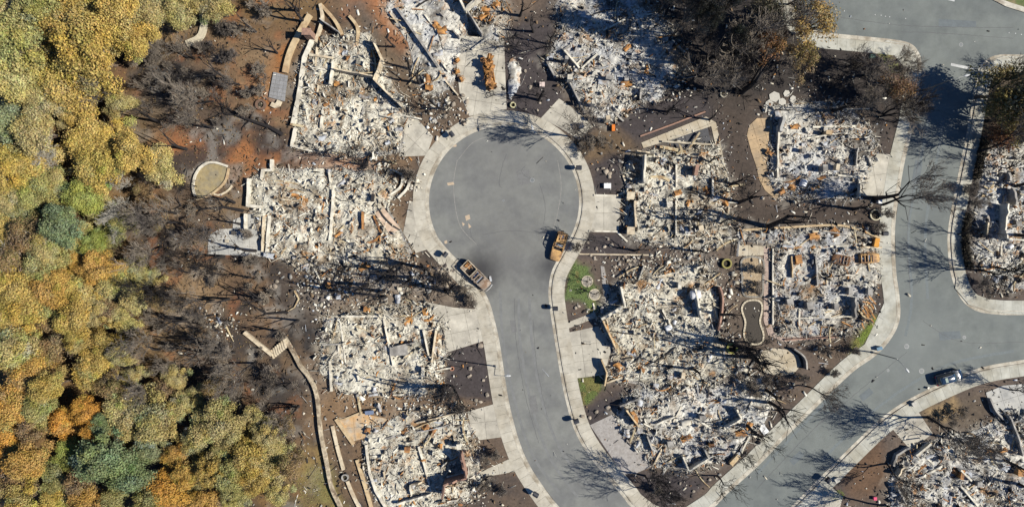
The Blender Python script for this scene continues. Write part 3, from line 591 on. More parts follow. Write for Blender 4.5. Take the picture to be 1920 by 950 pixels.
def beam(root, px0, py0, px1, py1, kind='wood', wd=.18, h=.16, z=.55, dz=0, name=None):
    a, b = P(px0, py0), P(px1, py1); c = (a + b) / 2; d = b - a
    return lie(name or {'char': 'charred_beam', 'wood': 'timber', 'rust': 'steel_beam', 'metal': 'metal_strip'}[kind], random.choice(BEAMS[kind]), root, c.x, c.y, z, d.length, wd, h, math.atan2(d.y, d.x), dz)
def debris(root, poly, seed, n, tone):
    random.seed(seed); ar = np.array(poly); x0, y0 = ar.min(0); x1, y1 = ar.max(0); k = 0; t = 0
    while k < n and t < n * 12:
        t += 1; x, y = random.uniform(x0, x1), random.uniform(y0, y1)
        X_, Y_ = np.array([x]), np.array([y])
        if not inside(poly, X_, Y_)[0]: continue
        z = .45 + random.random() * .25; r = random.random(); rz = random.choice((0, math.pi / 2, .4)) + random.gauss(0, .35)
        if r < .5:
            kd = random.choices(('wood', 'char', 'rust', 'metal'), (4, 2, 2, 1))[0]
            lie({'char': 'charred_beam', 'wood': 'timber', 'rust': 'steel_beam', 'metal': 'metal_strip'}[kd], random.choice(BEAMS[kd]), root, x, y, z, random.uniform(1.2, 3.6), random.uniform(.10, .24), random.uniform(.1, .2), rz, random.gauss(0, .06))
        elif r < .8:
            kd = random.choice(('rust', 'metal', 'metal')); lie('crumpled_sheet', random.choice(SHEETS[kd]), root, x, y, z + .15, random.uniform(.7, 1.9), random.uniform(.5, 1.2), random.uniform(.8, 1.8), rz)
        else: lie('bent_pipe', random.choice(PIPES), root, x, y, z + .1, random.uniform(.7, 1.5), random.uniform(.7, 1.5), 1, rz)
        k += 1
m_stucco = mat('scorched_stucco', S(222, 208, 180), var=.25, scale=2, c2=S(190, 172, 144), bump=.2); m_wallw = mat('pale_footing', S(232, 226, 208), var=.2, scale=2.5, c2=S(198, 190, 172))
m_brick = mat('scorched_brick', S(172, 136, 116), var=.35, scale=4, c2=S(146, 118, 104)); m_grey = mat('cement_wall', S(176, 172, 164), var=.25, scale=2, c2=S(130, 126, 120)); m_tanw = mat('rendered_wall', S(206, 184, 146), var=.25, scale=2, c2=S(180, 152, 116))
def wall(root, pts, h, th=.25, m_=None, jag=.25, name='wall_stub', z0=.05, sm=0, **kw):
    """broken wall along pixels, its top uneven"""
    q = G(pts); h = h * (1.3 if name == 'wall_stub' else 1)
    if sm: q = smooth(q, sm)
    e = resample(q, .7) if len(q) == 2 or sm else sum([resample(q[i:i + 2], .7)[(1 if i else 0):] for i in range(len(q) - 1)], [])
    e = [Vector(p) for p in e]; a, b = offset(e, -th / 2), offset(e, th / 2); s = MB(); n = len(e); bb = 0
    for i in range(n):
        z = h * (1 - jag * random.random()) if h > .3 else h * (1 - .2 * random.random())
        s.v += [(a[i].x, a[i].y, z0), (b[i].x, b[i].y, z0), (b[i].x, b[i].y, z0 + z), (a[i].x, a[i].y, z0 + z * random.uniform(.92, 1))]
    for i in range(n - 1):
        for k in range(4): s.f.append((i * 4 + k, i * 4 + (k + 1) % 4, i * 4 + 4 + (k + 1) % 4, i * 4 + 4 + k))
    s.f += [(3, 2, 1, 0), (n * 4 - 4, n * 4 - 3, n * 4 - 2, n * 4 - 1)]
    return s.build(name, m_ or m_stucco, root, **kw)
def pillar(root, px, py, h, a, b=None, m_=None, rz=0, name='pillar'):
    p = P(px, py); s = MB().box((p.x, p.y, h / 2 + .05), (a, b or a, h), rz, tap=.97).box((p.x, p.y, h + .1), (a * 1.15, (b or a) * 1.15, .1), rz)
    return s.build(name, m_ or m_stucco, root)
LAB = {'h1': ('burned house ruin with long pale walls and a chimney stub below the forest edge', 'warm', .6, .55), 'h2': ('burned house ruin left of the turning circle beside the oval walled bed', 'warm', .6, .6),
 'h3': ('burned house ruin left of the road stem with white ash and a square concrete driveway', 'warm', .5, .8), 'h4': ('lowest left burned house ruin with tall wall corner and terrace walls', 'warm', .45, .6),
 'h5': ('white ash house ruin at the top edge above the concrete driveway', 'cool', .25, 1.0), 'h6': ('small rusty garage ruin at the top edge beside the ash ruin', 'rust', .7, .2), 'h7': ('large burned house ruin upper right of the turning circle, partly shaded by trees', 'cool', .55, .5),
 'h8': ('burned house ruin right of the turning circle below the dark empty pool', 'warm', .5, .6), 'h9': ('burned house ruin right of the road stem, above the lowest middle ruin', 'warm', .6, .5), 'h9b': ('lowest middle burned house ruin between the two roads', 'cool', .6, .5),
 'h10': ('burned house ruin beside the curved tan patio, under grey bare trees', 'cool', .5, .4), 'h11': ('burned house ruin with pink paving and two wrecked cars at its driveway', 'grey', .45, .4), 'h12': ('burned house ruin at the right edge behind the dark hedge', 'cool', .5, .5),
 'h13': ('burned house ruin in the bottom right corner', 'cool', .6, .4), 'h14': ('strip of bluish shed rubble above the kidney-shaped bed', 'grey', .5, .2)}
R = {}; RP = {}; AXIS = {'h1': .2, 'h3': -.1, 'h4': -.25, 'h5': .9, 'h6': .9, 'h7': .75, 'h9': -.2, 'h9b': .5, 'h13': .7, 'h12': .1}
for i, (k_, q) in enumerate(RUINS.items()):
    lab, tone, hgt, white = LAB[k_]; c = np.mean(q, 0)
    r_ = thing('shed_ruin' if k_ == 'h14' else 'garage_ruin' if k_ == 'h6' else 'house_ruin', lab, 'ruin', group='burned house ruins'); R[k_] = r_
    MB().prism(G(q), -.1, .11 - .002 * i).build('foundation_slab', m_grey, r_)
    RP[k_] = rubble(r_, q, tone, 100 + i * 31, hgt, {'h5': 9, 'h6': 30}.get(k_, 31), white)
    A_ = abs(sum(RP[k_][j - 1][0] * RP[k_][j][1] - RP[k_][j][0] * RP[k_][j - 1][1] for j in range(len(q)))) / 2
    debris(r_, RP[k_], 50 + i, int(A_ * .11), tone)
    random.seed(1000 + i); ax_ = AXIS.get(k_, 0); cnt = 0; qx = [p[0] for p in q]; qy = [p[1] for p in q]
    while cnt < int(A_ * .034):      # stubs of inner walls left standing
        x, y = random.uniform(min(qx), max(qx)), random.uniform(min(qy), max(qy)); a = ax_ + random.choice((0, math.pi / 2)) + random.gauss(0, .05); l = random.choice((12, 20, 34, 52))
        if not inside(q, np.array([x]), np.array([y]))[0] or y < 0 or y > 950: continue
        wall(r_, [(x, y), (x + l * math.cos(a), y + l * math.sin(a))], random.choice((.55, .65, .8, 1.3)) if l < 30 else .6, random.uniform(.18, .3), random.choice((m_wallw, m_wallw, m_stucco, m_grey)), .45); cnt += 1
random.seed(99)
W = m_wallw; T_ = m_tanw
for k_, pts, h, th, m_ in [
 ('h1', [(588, 77), (573, 111), (563, 182), (551, 236)], .7, .75, W), ('h1', [(556, 241), (549, 274), (588, 283)], .55, .55, W), ('h1', [(703, 81), (720, 118), (706, 155), (730, 179), (757, 204)], 1.9, .28, m_stucco), ('h1', [(629, 121), (623, 162)], 1.4, .35, W), ('h1', [(632, 135), (703, 149)], 2.1, .22, m_stucco),
 ('h1', [(608, 209), (605, 242)], .9, .4, W), ('h1', [(583, 106), (626, 112)], 1.0, .4, m_stucco), ('h1', [(585, 128), (614, 134)], .9, .3, W), ('h1', [(597, 92), (594, 130)], .8, .25, m_stucco), ('h1', [(655, 100), (700, 112)], .5, .2, m_grey), ('h1', [(605, 42), (640, 66)], 1.6, .2, m_grey),
 ('h2', [(471, 336), (468, 386), (495, 389)], .9, .5, W), ('h2', [(512, 300), (512, 320), (495, 320), (493, 338)], .7, .45, W), ('h2', [(463, 401), (463, 430)], .8, .3, W), ('h2', [(498, 405), (495, 471)], .9, .25, m_stucco), ('h2', [(508, 405), (503, 472)], .7, .45, W), ('h2', [(628, 357), (625, 410), (621, 452)], .95, .4, W), ('h2', [(683, 398), (683, 430)], 1.3, .25, m_rust), ('h2', [(620, 325), (622, 345)], .9, .25, W), ('h2', [(520, 372), (560, 378)], .6, .2, m_stucco),
 ('h3', [(721, 595), (732, 648), (740, 683)], .9, .3, W), ('h3', [(795, 617), (805, 664)], .9, .25, W), ('h3', [(819, 617), (811, 677)], 1.0, .3, m_stucco), ('h3', [(642, 592), (712, 592)], .8, .35, W), ('h3', [(620, 670), (623, 732)], .6, .35, W), ('h3', [(640, 602), (650, 680)], .5, .25, W), ('h3', [(740, 648), (780, 640)], 1.5, .2, m_grey),
 ('h4', [(747, 939), (810, 921)], 1.3, .3, W), ('h4', [(832, 922), (836, 896), (876, 884), (866, 842)], 3.0, .3, m_brick), ('h4', [(786, 834), (797, 868), (809, 918)], .8, .3, W), ('h4', [(688, 831), (695, 884), (706, 916), (728, 955)], .7, .4, W), ('h4', [(782, 790), (856, 772)], .9, .2, m_stucco), ('h4', [(728, 820), (780, 800)], .6, .3, m_grey),
 ('h5', [(858, -6), (873, 26), (903, 2)], 2.3, .35, W), ('h5', [(746, 19), (772, 56), (799, 94), (822, 128)], 1.0, .35, m_grey), ('h5', [(792, 180), (820, 172)], .7, .3, W), ('h6', [(878, 28), (905, 70)], 1.9, .22, m_grey),
 ('h7', [(1055, 98), (1092, 67)], .9, .25, m_grey), ('h7', [(1057, 99), (1085, 131)], 1.2, .3, W), ('h7', [(1089, 131), (1119, 104)], .9, .25, W), ('h7', [(1025, 118), (1041, 148)], .8, .3, m_grey), ('h7', [(1068, 158), (1097, 216)], 1.0, .25, m_grey), ('h7', [(1199, 168), (1198, 190)], 1.3, .25, m_grey), ('h7', [(1130, 60), (1170, 40)], .8, .25, W),
 ('h8', [(1205, 294), (1203, 345)], 2.3, .35, W), ('h8', [(1190, 286), (1222, 291)], 1.9, .25, m_stucco), ('h8', [(1187, 378), (1189, 426)], 1.5, .3, m_stucco), ('h8', [(1266, 310), (1266, 352)], .9, .3, W), ('h8', [(1265, 377), (1265, 440), (1300, 441)], .9, .25, W), ('h8', [(1333, 336), (1333, 368)], 1.0, .3, W), ('h8', [(1240, 266), (1330, 272)], .5, .3, m_patio), ('h8', [(1302, 446), (1336, 448)], .5, .4, W), ('h8', [(1210, 408), (1360, 426)], .35, .15, m_stucco),
 ('h9', [(1160, 536), (1168, 572)], 2.3, .3, W), ('h9', [(1125, 596), (1162, 574)], 2.1, .4, W), ('h9', [(1128, 599), (1152, 650)], 1.8, .25, T_), ('h9', [(1297, 540), (1309, 594)], 2.0, .3, W), ('h9', [(1126, 672), (1136, 696), (1132, 720)], 1.3, .22, T_), ('h9', [(1136, 716), (1176, 702)], .6, .25, m_stucco), ('h9', [(1196, 524), (1206, 498)], .8, .2, W), ('h9', [(1240, 580), (1262, 620)], .7, .25, W), ('h9', [(1220, 520), (1290, 512)], .6, .2, m_stucco),
 ('h9b', [(1276, 850), (1287, 876), (1324, 853), (1317, 838)], 1.6, .25, W), ('h9b', [(1170, 762), (1194, 794)], 2.0, .25, T_), ('h9b', [(1160, 758), (1195, 744)], 1.3, .25, m_grey), ('h9b', [(1210, 812), (1222, 842)], 1.5, .25, m_grey), ('h9b', [(1375, 762), (1384, 780), (1355, 796)], 1.8, .3, W), ('h9b', [(1300, 780), (1330, 800)], .8, .3, W), ('h9b', [(1260, 740), (1290, 722)], .7, .2, W), ('h9b', [(1228, 792), (1262, 778)], 1.0, .25, W),
 ('h10', [(1456, 237), (1454, 334)], .9, .3, W), ('h10', [(1463, 222), (1456, 250)], 1.6, .5, m_cool), ('h10', [(1500, 262), (1580, 250)], .8, .25, W), ('h10', [(1601, 280), (1597, 312)], 1.3, .2, m_grey), ('h10', [(1520, 240), (1600, 238)], .7, .3, W), ('h10', [(1605, 345), (1603, 372)], 1.4, .25, W), ('h10', [(1565, 330), (1600, 334)], 1.2, .3, W), ('h10', [(1620, 294), (1628, 312)], 1.0, .2, m_grey),
 ('h11', [(1447, 466), (1447, 608)], .5, .22, W), ('h11', [(1524, 476), (1527, 534)], 1.1, .3, m_grey), ('h11', [(1593, 556), (1594, 592)], 1.8, .35, m_grey), ('h11', [(1490, 596), (1594, 592)], .5, .2, W), ('h11', [(1538, 434), (1584, 440)], 1.0, .2, m_grey), ('h11', [(1470, 636), (1566, 631)], .45, .2, m_brick), ('h11', [(1480, 480), (1482, 520)], .9, .2, T_),
 ('h12', [(1871, 384), (1868, 448)], 2.2, .3, W), ('h12', [(1842, 418), (1838, 440)], 1.5, .3, m_stucco), ('h12', [(1884, 355), (1890, 385)], 1.8, .4, m_grey), ('h12', [(1880, 325), (1882, 342)], 1.5, .4, m_grey), ('h12', [(1872, 446), (1925, 452)], .7, .25, W), ('h12', [(1884, 380), (1925, 384)], .7, .25, W),
 ('h13', [(1710, 850), (1738, 828)], 1.0, .3, W), ('h13', [(1718, 892), (1760, 870)], .9, .3, W), ('h13', [(1673, 904), (1690, 938)], 1.2, .25, m_grey), ('h13', [(1795, 908), (1826, 944)], 1.0, .3, W), ('h13', [(1880, 775), (1892, 800), (1908, 850)], 1.4, .3, m_grey), ('h13', [(1790, 875), (1812, 896)], 1.3, .3, W), ('h13', [(1670, 870), (1676, 850), (1700, 836)], .8, .3, m_grey),
 ]: wall(R[k_], pts, h, th, m_)
for k_, x, y, h, a, b, m_ in [('h1', 586, 72, 3.4, 1.3, 1.0, m_brick), ('h7', 1066, 153, 2.9, .7, None, W), ('h7', 1109, 200, 3.6, .6, None, W), ('h7', 1135, 228, 3.4, .6, None, m_stucco), ('h7', 1060, 118, 3.0, .5, None, m_grey), ('h7', 1140, 150, 1.8, 1.0, .7, m_grey), ('h7', 1172, 152, 1.6, .6, None, m_grey), ('h8', 1180, 368, 1.4, 1.1, None, m_stucco), ('h8', 1180, 433, 1.4, 1.1, None, m_stucco), ('h8', 1299, 322, 2.4, .5, 1.6, m_brick), ('h8', 1252, 384, 1.4, .8, None, W), ('h8', 1310, 428, 1.5, .7, None, m_stucco), ('h3', 750, 655, 1.2, 2.6, 1.4, m_grey), ('h3', 795, 694, 1.6, .4, 1.4, W),
  ('h2', 702, 372, 1.6, .35, 1.2, m_char), ('h10', 1545, 252, 1.8, .9, .6, m_tanw), ('h10', 1536, 318, 2.2, .7, 1.0, m_grey), ('h10', 1560, 316, 2.0, .5, .9, m_stucco), ('h10', 1500, 284, 1.5, .6, None, m_grey), ('h11', 1492, 486, 1.2, .9, 1.3, m_rust), ('h11', 1474, 564, 1.6, .9, .9, m_grey), ('h11', 1510, 571, 1.8, .9, 1.1, m_grey), ('h11', 1560, 574, 1.6, .7, .9, m_grey), ('h11', 1586, 545, 1.6, .6, 1.2, m_grey), ('h11', 1622, 545, 1.5, .6, 1.0, m_grey), ('h9b', 1312, 778, 1.9, .9, .7, m_grey), ('h9b', 1276, 700, 1.8, .5, .9, m_stucco), ('h9b', 1330, 830, 1.4, .8, .5, m_rust), ('h9b', 1252, 826, 1.8, .8, .8, m_grey), ('h9', 1270, 534, 1.7, .5, 1.0, W), ('h4', 862, 830, 2.2, .6, .8, W), ('h4', 766, 838, 1.4, .8, None, m_rust), ('h13', 1860, 850, 1.5, 1.0, .8, m_grey), ('h13', 1900, 880, 1.6, .8, 1.0, m_rust), ('h13', 1826, 902, 1.4, .7, .7, m_grey), ('h13', 1794, 884, 1.4, .5, 1.4, m_rust), ('h12', 1900, 420, 1.2, .8, .8, m_grey)]: pillar(R[k_], x, y, h, a, b, m_, random.uniform(-.2, .2), 'chimney_stub' if h > 3.3 and k_ == 'h1' else 'pillar')
for k_, x0, y0, x1, y1, kd, wd, z in [('h2', 703, 405, 717, 438, 'rust', .35, .9), ('h2', 717, 438, 693, 455, 'rust', .4, .9), ('h2', 512, 340, 560, 346, 'wood', .2, .7), ('h2', 530, 352, 572, 362, 'wood', .2, .7), ('h2', 512, 344, 540, 352, 'rust', .2, .7), ('h2', 664, 474, 700, 462, 'rust', .3, .8), ('h2', 655, 483, 700, 470, 'char', .3, .8), ('h2', 712, 392, 752, 432, 'char', .25, .9), ('h2', 690, 300, 676, 318, 'char', .5, .5), ('h2', 722, 300, 745, 308, 'wood', .3, .5), ('h2', 660, 305, 682, 309, 'wood', .3, .4),
  ('h5', 752, 52, 790, 66, 'wood', .2, .4), ('h1', 700, 96, 706, 150, 'wood', .3, .9), ('h1', 650, 136, 702, 141, 'wood', .2, 1.6), ('h1', 548, 235, 572, 239, 'wood', .4, 1.0), ('h3', 760, 560, 800, 580, 'wood', .15, .5), ('h3', 816, 640, 822, 668, 'char', .3, .5), ('h3', 828, 652, 834, 628, 'char', .2, .4), ('h3', 672, 742, 678, 776, 'wood', .3, .4), ('h3', 790, 596, 815, 590, 'rust', .4, .6), ('h4', 780, 800, 820, 785, 'wood', .12, .9), ('h4', 784, 806, 850, 790, 'metal', .15, .9), ('h4', 790, 836, 812, 808, 'wood', .2, .9), ('h4', 870, 780, 878, 830, 'wood', .25, .8),
  ('h8', 1236, 276, 1284, 286, 'wood', .5, .6), ('h8', 1262, 292, 1272, 272, 'wood', .5, .7), ('h8', 1290, 280, 1310, 250, 'wood', .3, .7), ('h8', 1362, 350, 1396, 346, 'wood', .3, .3), ('h8', 1216, 334, 1254, 340, 'wood', .5, .6), ('h8', 1356, 402, 1378, 414, 'wood', .4, .4), ('h8', 1342, 470, 1376, 450, 'wood', .3, .4), ('h9', 1146, 620, 1192, 626, 'char', .2, 1.0), ('h9', 1150, 640, 1136, 606, 'rust', .3, 1.4), ('h9', 1158, 662, 1140, 630, 'wood', .35, 1.0), ('h9', 1160, 520, 1196, 500, 'wood', .2, .6), ('h9', 1206, 684, 1264, 650, 'char', .25, .7), ('h9b', 1182, 768, 1188, 796, 'rust', .6, 1.1), ('h9b', 1190, 800, 1180, 828, 'wood', .25, .8), ('h9b', 1290, 690, 1330, 720, 'wood', .3, .6), ('h9b', 1232, 730, 1258, 720, 'rust', .2, .8), ('h9b', 1396, 806, 1416, 810, 'wood', .2, .4), ('h9b', 1302, 876, 1330, 912, 'wood', .15, .2), ('h13', 1712, 852, 1722, 842, 'metal', .6, 1.0), ('h13', 1716, 850, 1740, 826, 'wood', .2, 1.0), ('h13', 1706, 826, 1738, 822, 'char', .15, 1.3), ('h13', 1800, 880, 1812, 890, 'metal', .5, 1.2), ('h12', 1840, 350, 1858, 342, 'wood', .5, .6), ('h12', 1846, 362, 1862, 356, 'wood', .4, .6), ('h12', 1836, 368, 1850, 376, 'wood', .4, .6)]: beam(R[k_], x0, y0, x1, y1, kd, wd, .18, z)
# a fallen pile of scorched planks
for i in range(26):
    x, y = random.uniform(1606, 1632), random.uniform(556, 606); a = random.gauss(1.1, .35); l = random.uniform(12, 26)
    beam(R['h11'], x - l / 2 * math.cos(a), y - l / 2 * math.sin(a), x + l / 2 * math.cos(a), y + l / 2 * math.sin(a), random.choice(('wood', 'wood', 'rust', 'rust', 'char')), .22, .08, .35 + .03 * i, name='plank')
# a fallen ceiling panel over the left ruin, big wire loops, orange sheets
MB().prism(G([(704, 400), (721, 390), (752, 428), (734, 442)]), .75, .85).build('fallen_panel', mat('fallen_panel', S(222, 196, 172), var=.2, scale=2, c2=S(200, 176, 150)), R['h2'])
for k_, x, y, s, kd in [('h2', 618, 535, 1.5, 'rust'), ('h3', 690, 580, 1.6, 'rust'), ('h9', 1200, 692, 1.9, 'rust'), ('h9', 1158, 686, 2.0, 'rust'), ('h5', 830, 60, 2.4, 'rust'), ('h5', 820, 52, 2.0, 'rust'), ('h5', 802, 150, 2.0, 'rust'), ('h5', 806, 166, 1.8, 'rust'), ('h6', 912, 24, 2.2, 'rust'), ('h6', 930, 12, 2.0, 'rust'), ('h6', 920, 40, 2, 'rust'), ('h8', 1270, 362, 1.7, 'rust'), ('h8', 1322, 358, 1.9, 'wood'), ('h8', 1358, 382, 1.6, 'rust'), ('h10', 1440, 286, 1.6, 'rust'), ('h10', 1462, 360, 1.6, 'rust'), ('h11', 1492, 488, 1.8, 'rust'), ('h11', 1562, 436, 2.3, 'rust'), ('h13', 1726, 912, 1.8, 'rust'), ('h13', 1786, 880, 1.8, 'rust'), ('h4', 760, 806, 1.8, 'rust'), ('h4', 800, 798, 1.8, 'rust'), ('h4', 812, 806, 1.8, 'rust'), ('h1', 735, 228, 1.4, 'metal'), ('h7', 1206, 148, 2.0, 'metal'), ('h10', 1562, 320, 1.8, 'metal'), ('h9b', 1258, 704, 2.2, 'metal'), ('h9b', 1352, 748, 1.8, 'metal'), ('h2', 578, 500, 1.8, 'metal')]:
    p = P(x, y); lie('crumpled_sheet', random.choice(SHEETS['rust' if kd != 'metal' else 'metal']), R[k_], p.x, p.y, .8, s * .7, s * .55, 1.6, random.random() * 6)
# ------------------------------------------------------------------ garden walls, beds and stones
def yard_wall(pts, h, th, m_, lab, sm=4, jag=.08, name='retaining_wall', cat='wall'): return wall(None, pts, h, th, m_, jag, name, -.1, sm, label=lab, cat=cat, group='garden walls')
yard_wall([(536, 631), (555, 665), (567, 688), (579, 702), (595, 737), (603, 810), (613, 860), (623, 910), (641, 950), (655, 990)], 1.0, .5, mat('earthy_wall', S(198, 184, 158), var=.5, scale=2.2, c2=S(128, 112, 92), bump=.4), 'long curved grey retaining wall running down to the bottom edge')
yard_wall([(460, 622), (486, 643), (512, 664)], .8, .6, m_stucco, 'short slanting pale wall on the left of the garden steps')
yard_wall([(583, 30), (561, 67), (544, 104), (536, 138)], .9, .85, m_tanw, 'tan retaining wall left of the upper left ruin')
yard_wall([(602, 10), (606, 40), (593, 81)], .9, .5, m_stucco, 'short pale wall above the chimney of the upper left ruin')
yard_wall([(602, 10), (629, 40), (643, 67)], .8, .55, m_tanw, 'curved tan wall above the upper left ruin')
yard_wall([(656, 32), (672, 54), (671, 84)], .8, .5, m_tanw, 'bent tan wall top right of the upper left ruin')
yard_wall([(510, 196), (520, 200), (526, 190)], .7, .8, m_stucco, 'stubby pale wall below the grey tiled platform')
yard_wall([(368, 368), (364, 350), (370, 325), (386, 308), (404, 305), (428, 312)], .7, .35, W, 'pale curved rim of the oval bed, left and top')
yard_wall([(430, 316), (424, 340), (404, 360), (382, 372), (366, 374)], .6, .3, m_tanw, 'tan curved rim of the oval bed, lower right')
yard_wall([(436, 348), (428, 358), (412, 366), (402, 364)], .4, .3, m_stucco, 'low hooked edging just right of the oval bed')
yard_wall([(756, 330), (752, 351), (730, 367)], .7, .35, W, 'left of two curved planter walls beside the turning circle')
yard_wall([(772, 332), (764, 354), (747, 372)], .7, .35, W, 'right of two curved planter walls beside the turning circle')
yard_wall([(724, 335), (732, 318), (756, 328)], .6, .3, m_stucco, 'low pale planter corner above the two curved planter walls')
yard_wall([(624, 797), (634, 840), (645, 879)], .6, .5, m_stucco, 'leftmost terrace wall of the lowest left ruin')
yard_wall([(631, 784), (649, 810), (664, 831)], .6, .6, m_tanw, 'terrace wall along the left of the tan terrace')
yard_wall([(652, 900), (662, 925), (680, 960)], .6, .5, m_stucco, 'lowest terrace wall next to the long retaining wall')
yard_wall([(670, 860), (684, 905), (700, 960)], .6, .55, m_tanw, 'second terrace wall left of the lowest left ruin')
yard_wall([(628, 786), (645, 785), (678, 772), (716, 764)], .5, .3, m_tanw, 'thin tan wall along the top of the tan terrace')
yard_wall([(1346, 537), (1351, 567), (1343, 618)], 1.8, .3, m_brick, 'curved brick red wall right of the middle ruin', jag=.15)
yard_wall([(1086, 476), (1216, 478)], .35, .22, m_stucco, 'long thin straight wall right of the rusted car', 0)
yard_wall([(1168, 329), (1174, 345), (1178, 351), (1170, 360), (1156, 367)], .5, .3, m_stucco, 'curved edging of the black bed above the right driveway')
yard_wall([(1113, 366), (1156, 367)], .4, .3, W, 'white wall along the top of the right driveway', 0)
yard_wall([(1104, 433), (1156, 434), (1176, 453)], .4, .3, W, 'white wall along the bottom of the right driveway', 0)
yard_wall([(1200, 256), (1260, 234), (1322, 210)], .4, .25, m_brick, 'thin brown wall above the pool paving', 0)
yard_wall([(1382, 432), (1480, 426), (1560, 422), (1600, 428), (1648, 446)], .5, .35, m_tanw, 'tan boundary wall between the two right-hand ruins')
yard_wall([(1428, 655), (1404, 690)], .5, .3, m_grey, 'short grey wall left of the half-round patio', 0)
yard_wall([(1484, 652), (1504, 668), (1508, 690)], 1.4, .25, m_grey, 'dark curved wall on the right of the half-round patio')
yard_wall([(1850, 745), (1862, 770), (1890, 790), (1925, 768)], 1.2, .3, m_grey, 'curved wall below the bottom right patio')
yard_wall([(1186, 140), (1180, 200)], .3, .3, m_grey, 'low grey wall right of the upper right ruin', 0) if False else None
# beds
def bed(name, px, fill, m_edge, lab, z=.1, w_=.28, cl=True):
    q = smooth(G(px), 5, True); r_ = thing(name, lab, 'garden bed')
    MB().prism(q, -.05, z + .03).build('bed_soil', fill, r_)
    q.append(q[0]); e = resample(q, .5); n = len(e)
    for i in range(n - 1):
        MB().strip(offset([e[i], e[i].lerp(e[i + 1], .93)], -w_ / 2), offset([e[i], e[i].lerp(e[i + 1], .93)], w_ / 2), 0, z + .12 + random.uniform(0, .03)).build('edging_stone', m_edge, r_)
    return r_
m_edge = mat('edging_stone', S(206, 194, 168), var=.2, rnd=.12)
bed('garden_bed', [(1390, 579), (1398, 565), (1416, 562), (1427, 568), (1428, 583), (1424, 603), (1431, 626), (1428, 641), (1416, 645), (1401, 641), (1394, 626), (1397, 603)], mat('grey_bark', S(74, 68, 60), var=.45, scale=6, bump=.4), m_edge, 'kidney-shaped grey bed with a stone edging', .1, .3)
bed('garden_bed', [(1392, 485), (1429, 486), (1430, 520), (1428, 552), (1410, 556), (1393, 551), (1391, 520)], mat('sandy_gravel', S(186, 166, 136), var=.45, scale=7, bump=.6, c2=S(160, 140, 112)), mat('grey_edging', S(150, 146, 136), var=.2, rnd=.1), 'sandy rectangular bed above the kidney-shaped bed', .1, .3)
q = smooth(G([(368, 366), (366, 345), (374, 322), (390, 310), (408, 308), (426, 315), (420, 340), (400, 358), (380, 370)]), 4, True)
MB().prism(q, -.4, .25).build('garden_bed', mat('oval_gravel', S(166, 150, 112), var=.3, scale=2, c2=S(150, 140, 116)), label='oval gravel bed inside pale walls at the forest edge', cat='garden bed')
def ring(px, py, r, m_, lab, h=.4, th=.22, name='planter_ring', fillm=None, cat='planter'):
    p = P(px, py, 0); t = thing(name, lab, cat, (p.x, p.y, gz(p.x, p.y)), group='round planter rings'); prof = [(r, 0), (r, h), (r - th, h), (r - th, .05)]
    MB().lathe(prof + [(r - th - .01, .04)], n=24).build('rim', m_, t, sm=False)
    MB().lathe([(r - th - .02, .0), (r - th - .02, .12), (.05, .2)], n=14).build('fill', fillm or m_edge, t); return t
m_ringf = mat('ring_gravel', S(172, 164, 150), var=.35, scale=6)
ring(1101, 527, .98, m_edge, 'upper of two round stone tree rings on the lawn', .14, .16, 'tree_ring', m_ringf, 'tree ring'); ring(1115, 552, .98, m_edge, 'lower of two round stone tree rings on the lawn', .14, .16, 'tree_ring', m_ringf, 'tree ring')
dk = mat('ring_soil', S(70, 64, 50), var=.3)
ring(962, 198, .5, mat('ring_cream', S(214, 206, 160), var=.2), 'cream stone ring at the edge of the top driveway', .5, .18, fillm=dk)
ring(1640, 403, .95, mat('ring_pale', S(206, 198, 168), var=.2), 'big pale ring beside the right street sidewalk', .35, .2, fillm=dk)
ring(1361, 494, .85, mat('ring_yellow', S(156, 148, 88), var=.25), 'yellowish round planter left of the sandy bed', .6, .25, fillm=dk)
ring(1371, 652, .95, mat('ring_lime', S(150, 148, 80), var=.25), 'yellow-green planter left of the half-round patio', .6, .3, fillm=dk)
ring(1356, 177, .62, mat('ring_pale2', S(190, 184, 164), var=.2), 'pale ring under the dark trees above the pool', .4, .18, fillm=dk)
ring(848, 690, .36, mat('ring_rust', S(184, 130, 104), var=.2), 'small pinkish pot in the black yard by the left sidewalk', .4, .14, fillm=dk)
ring(1026, 108, .32, mat('ring_cream', S(214, 206, 160)), 'small cream pot at the left corner of the upper right ruin', .5, .1, fillm=dk)
ring(490, 197, .9, mat('ring_brown', S(120, 96, 80), var=.4), 'stone fire ring at the bottom of the orange soil streak', .45, .35, fillm=dk)
ring(648, 893, .6, m_grey, 'round grey fire pit between the terrace walls', .5, .2, fillm=dk)
# steps between the pale walls
st = thing('garden_steps', 'flight of pale garden steps between two slanting walls', 'steps', P(523, 655))
for i in range(7):
    x, y = 512 + i * 4.3, 663 - i * 3.4; p = P(x, y) - P(523, 655); d = 8
    MB().box((p.x, p.y, .12 + .14 * i), (.32, 1.55, .24 + .0 * i), .25).build('tread', m_stucco, st)
yard_wall([(534, 630), (545, 648)], .9, .6, m_brick, 'reddish wall end at the right of the garden steps', 0)
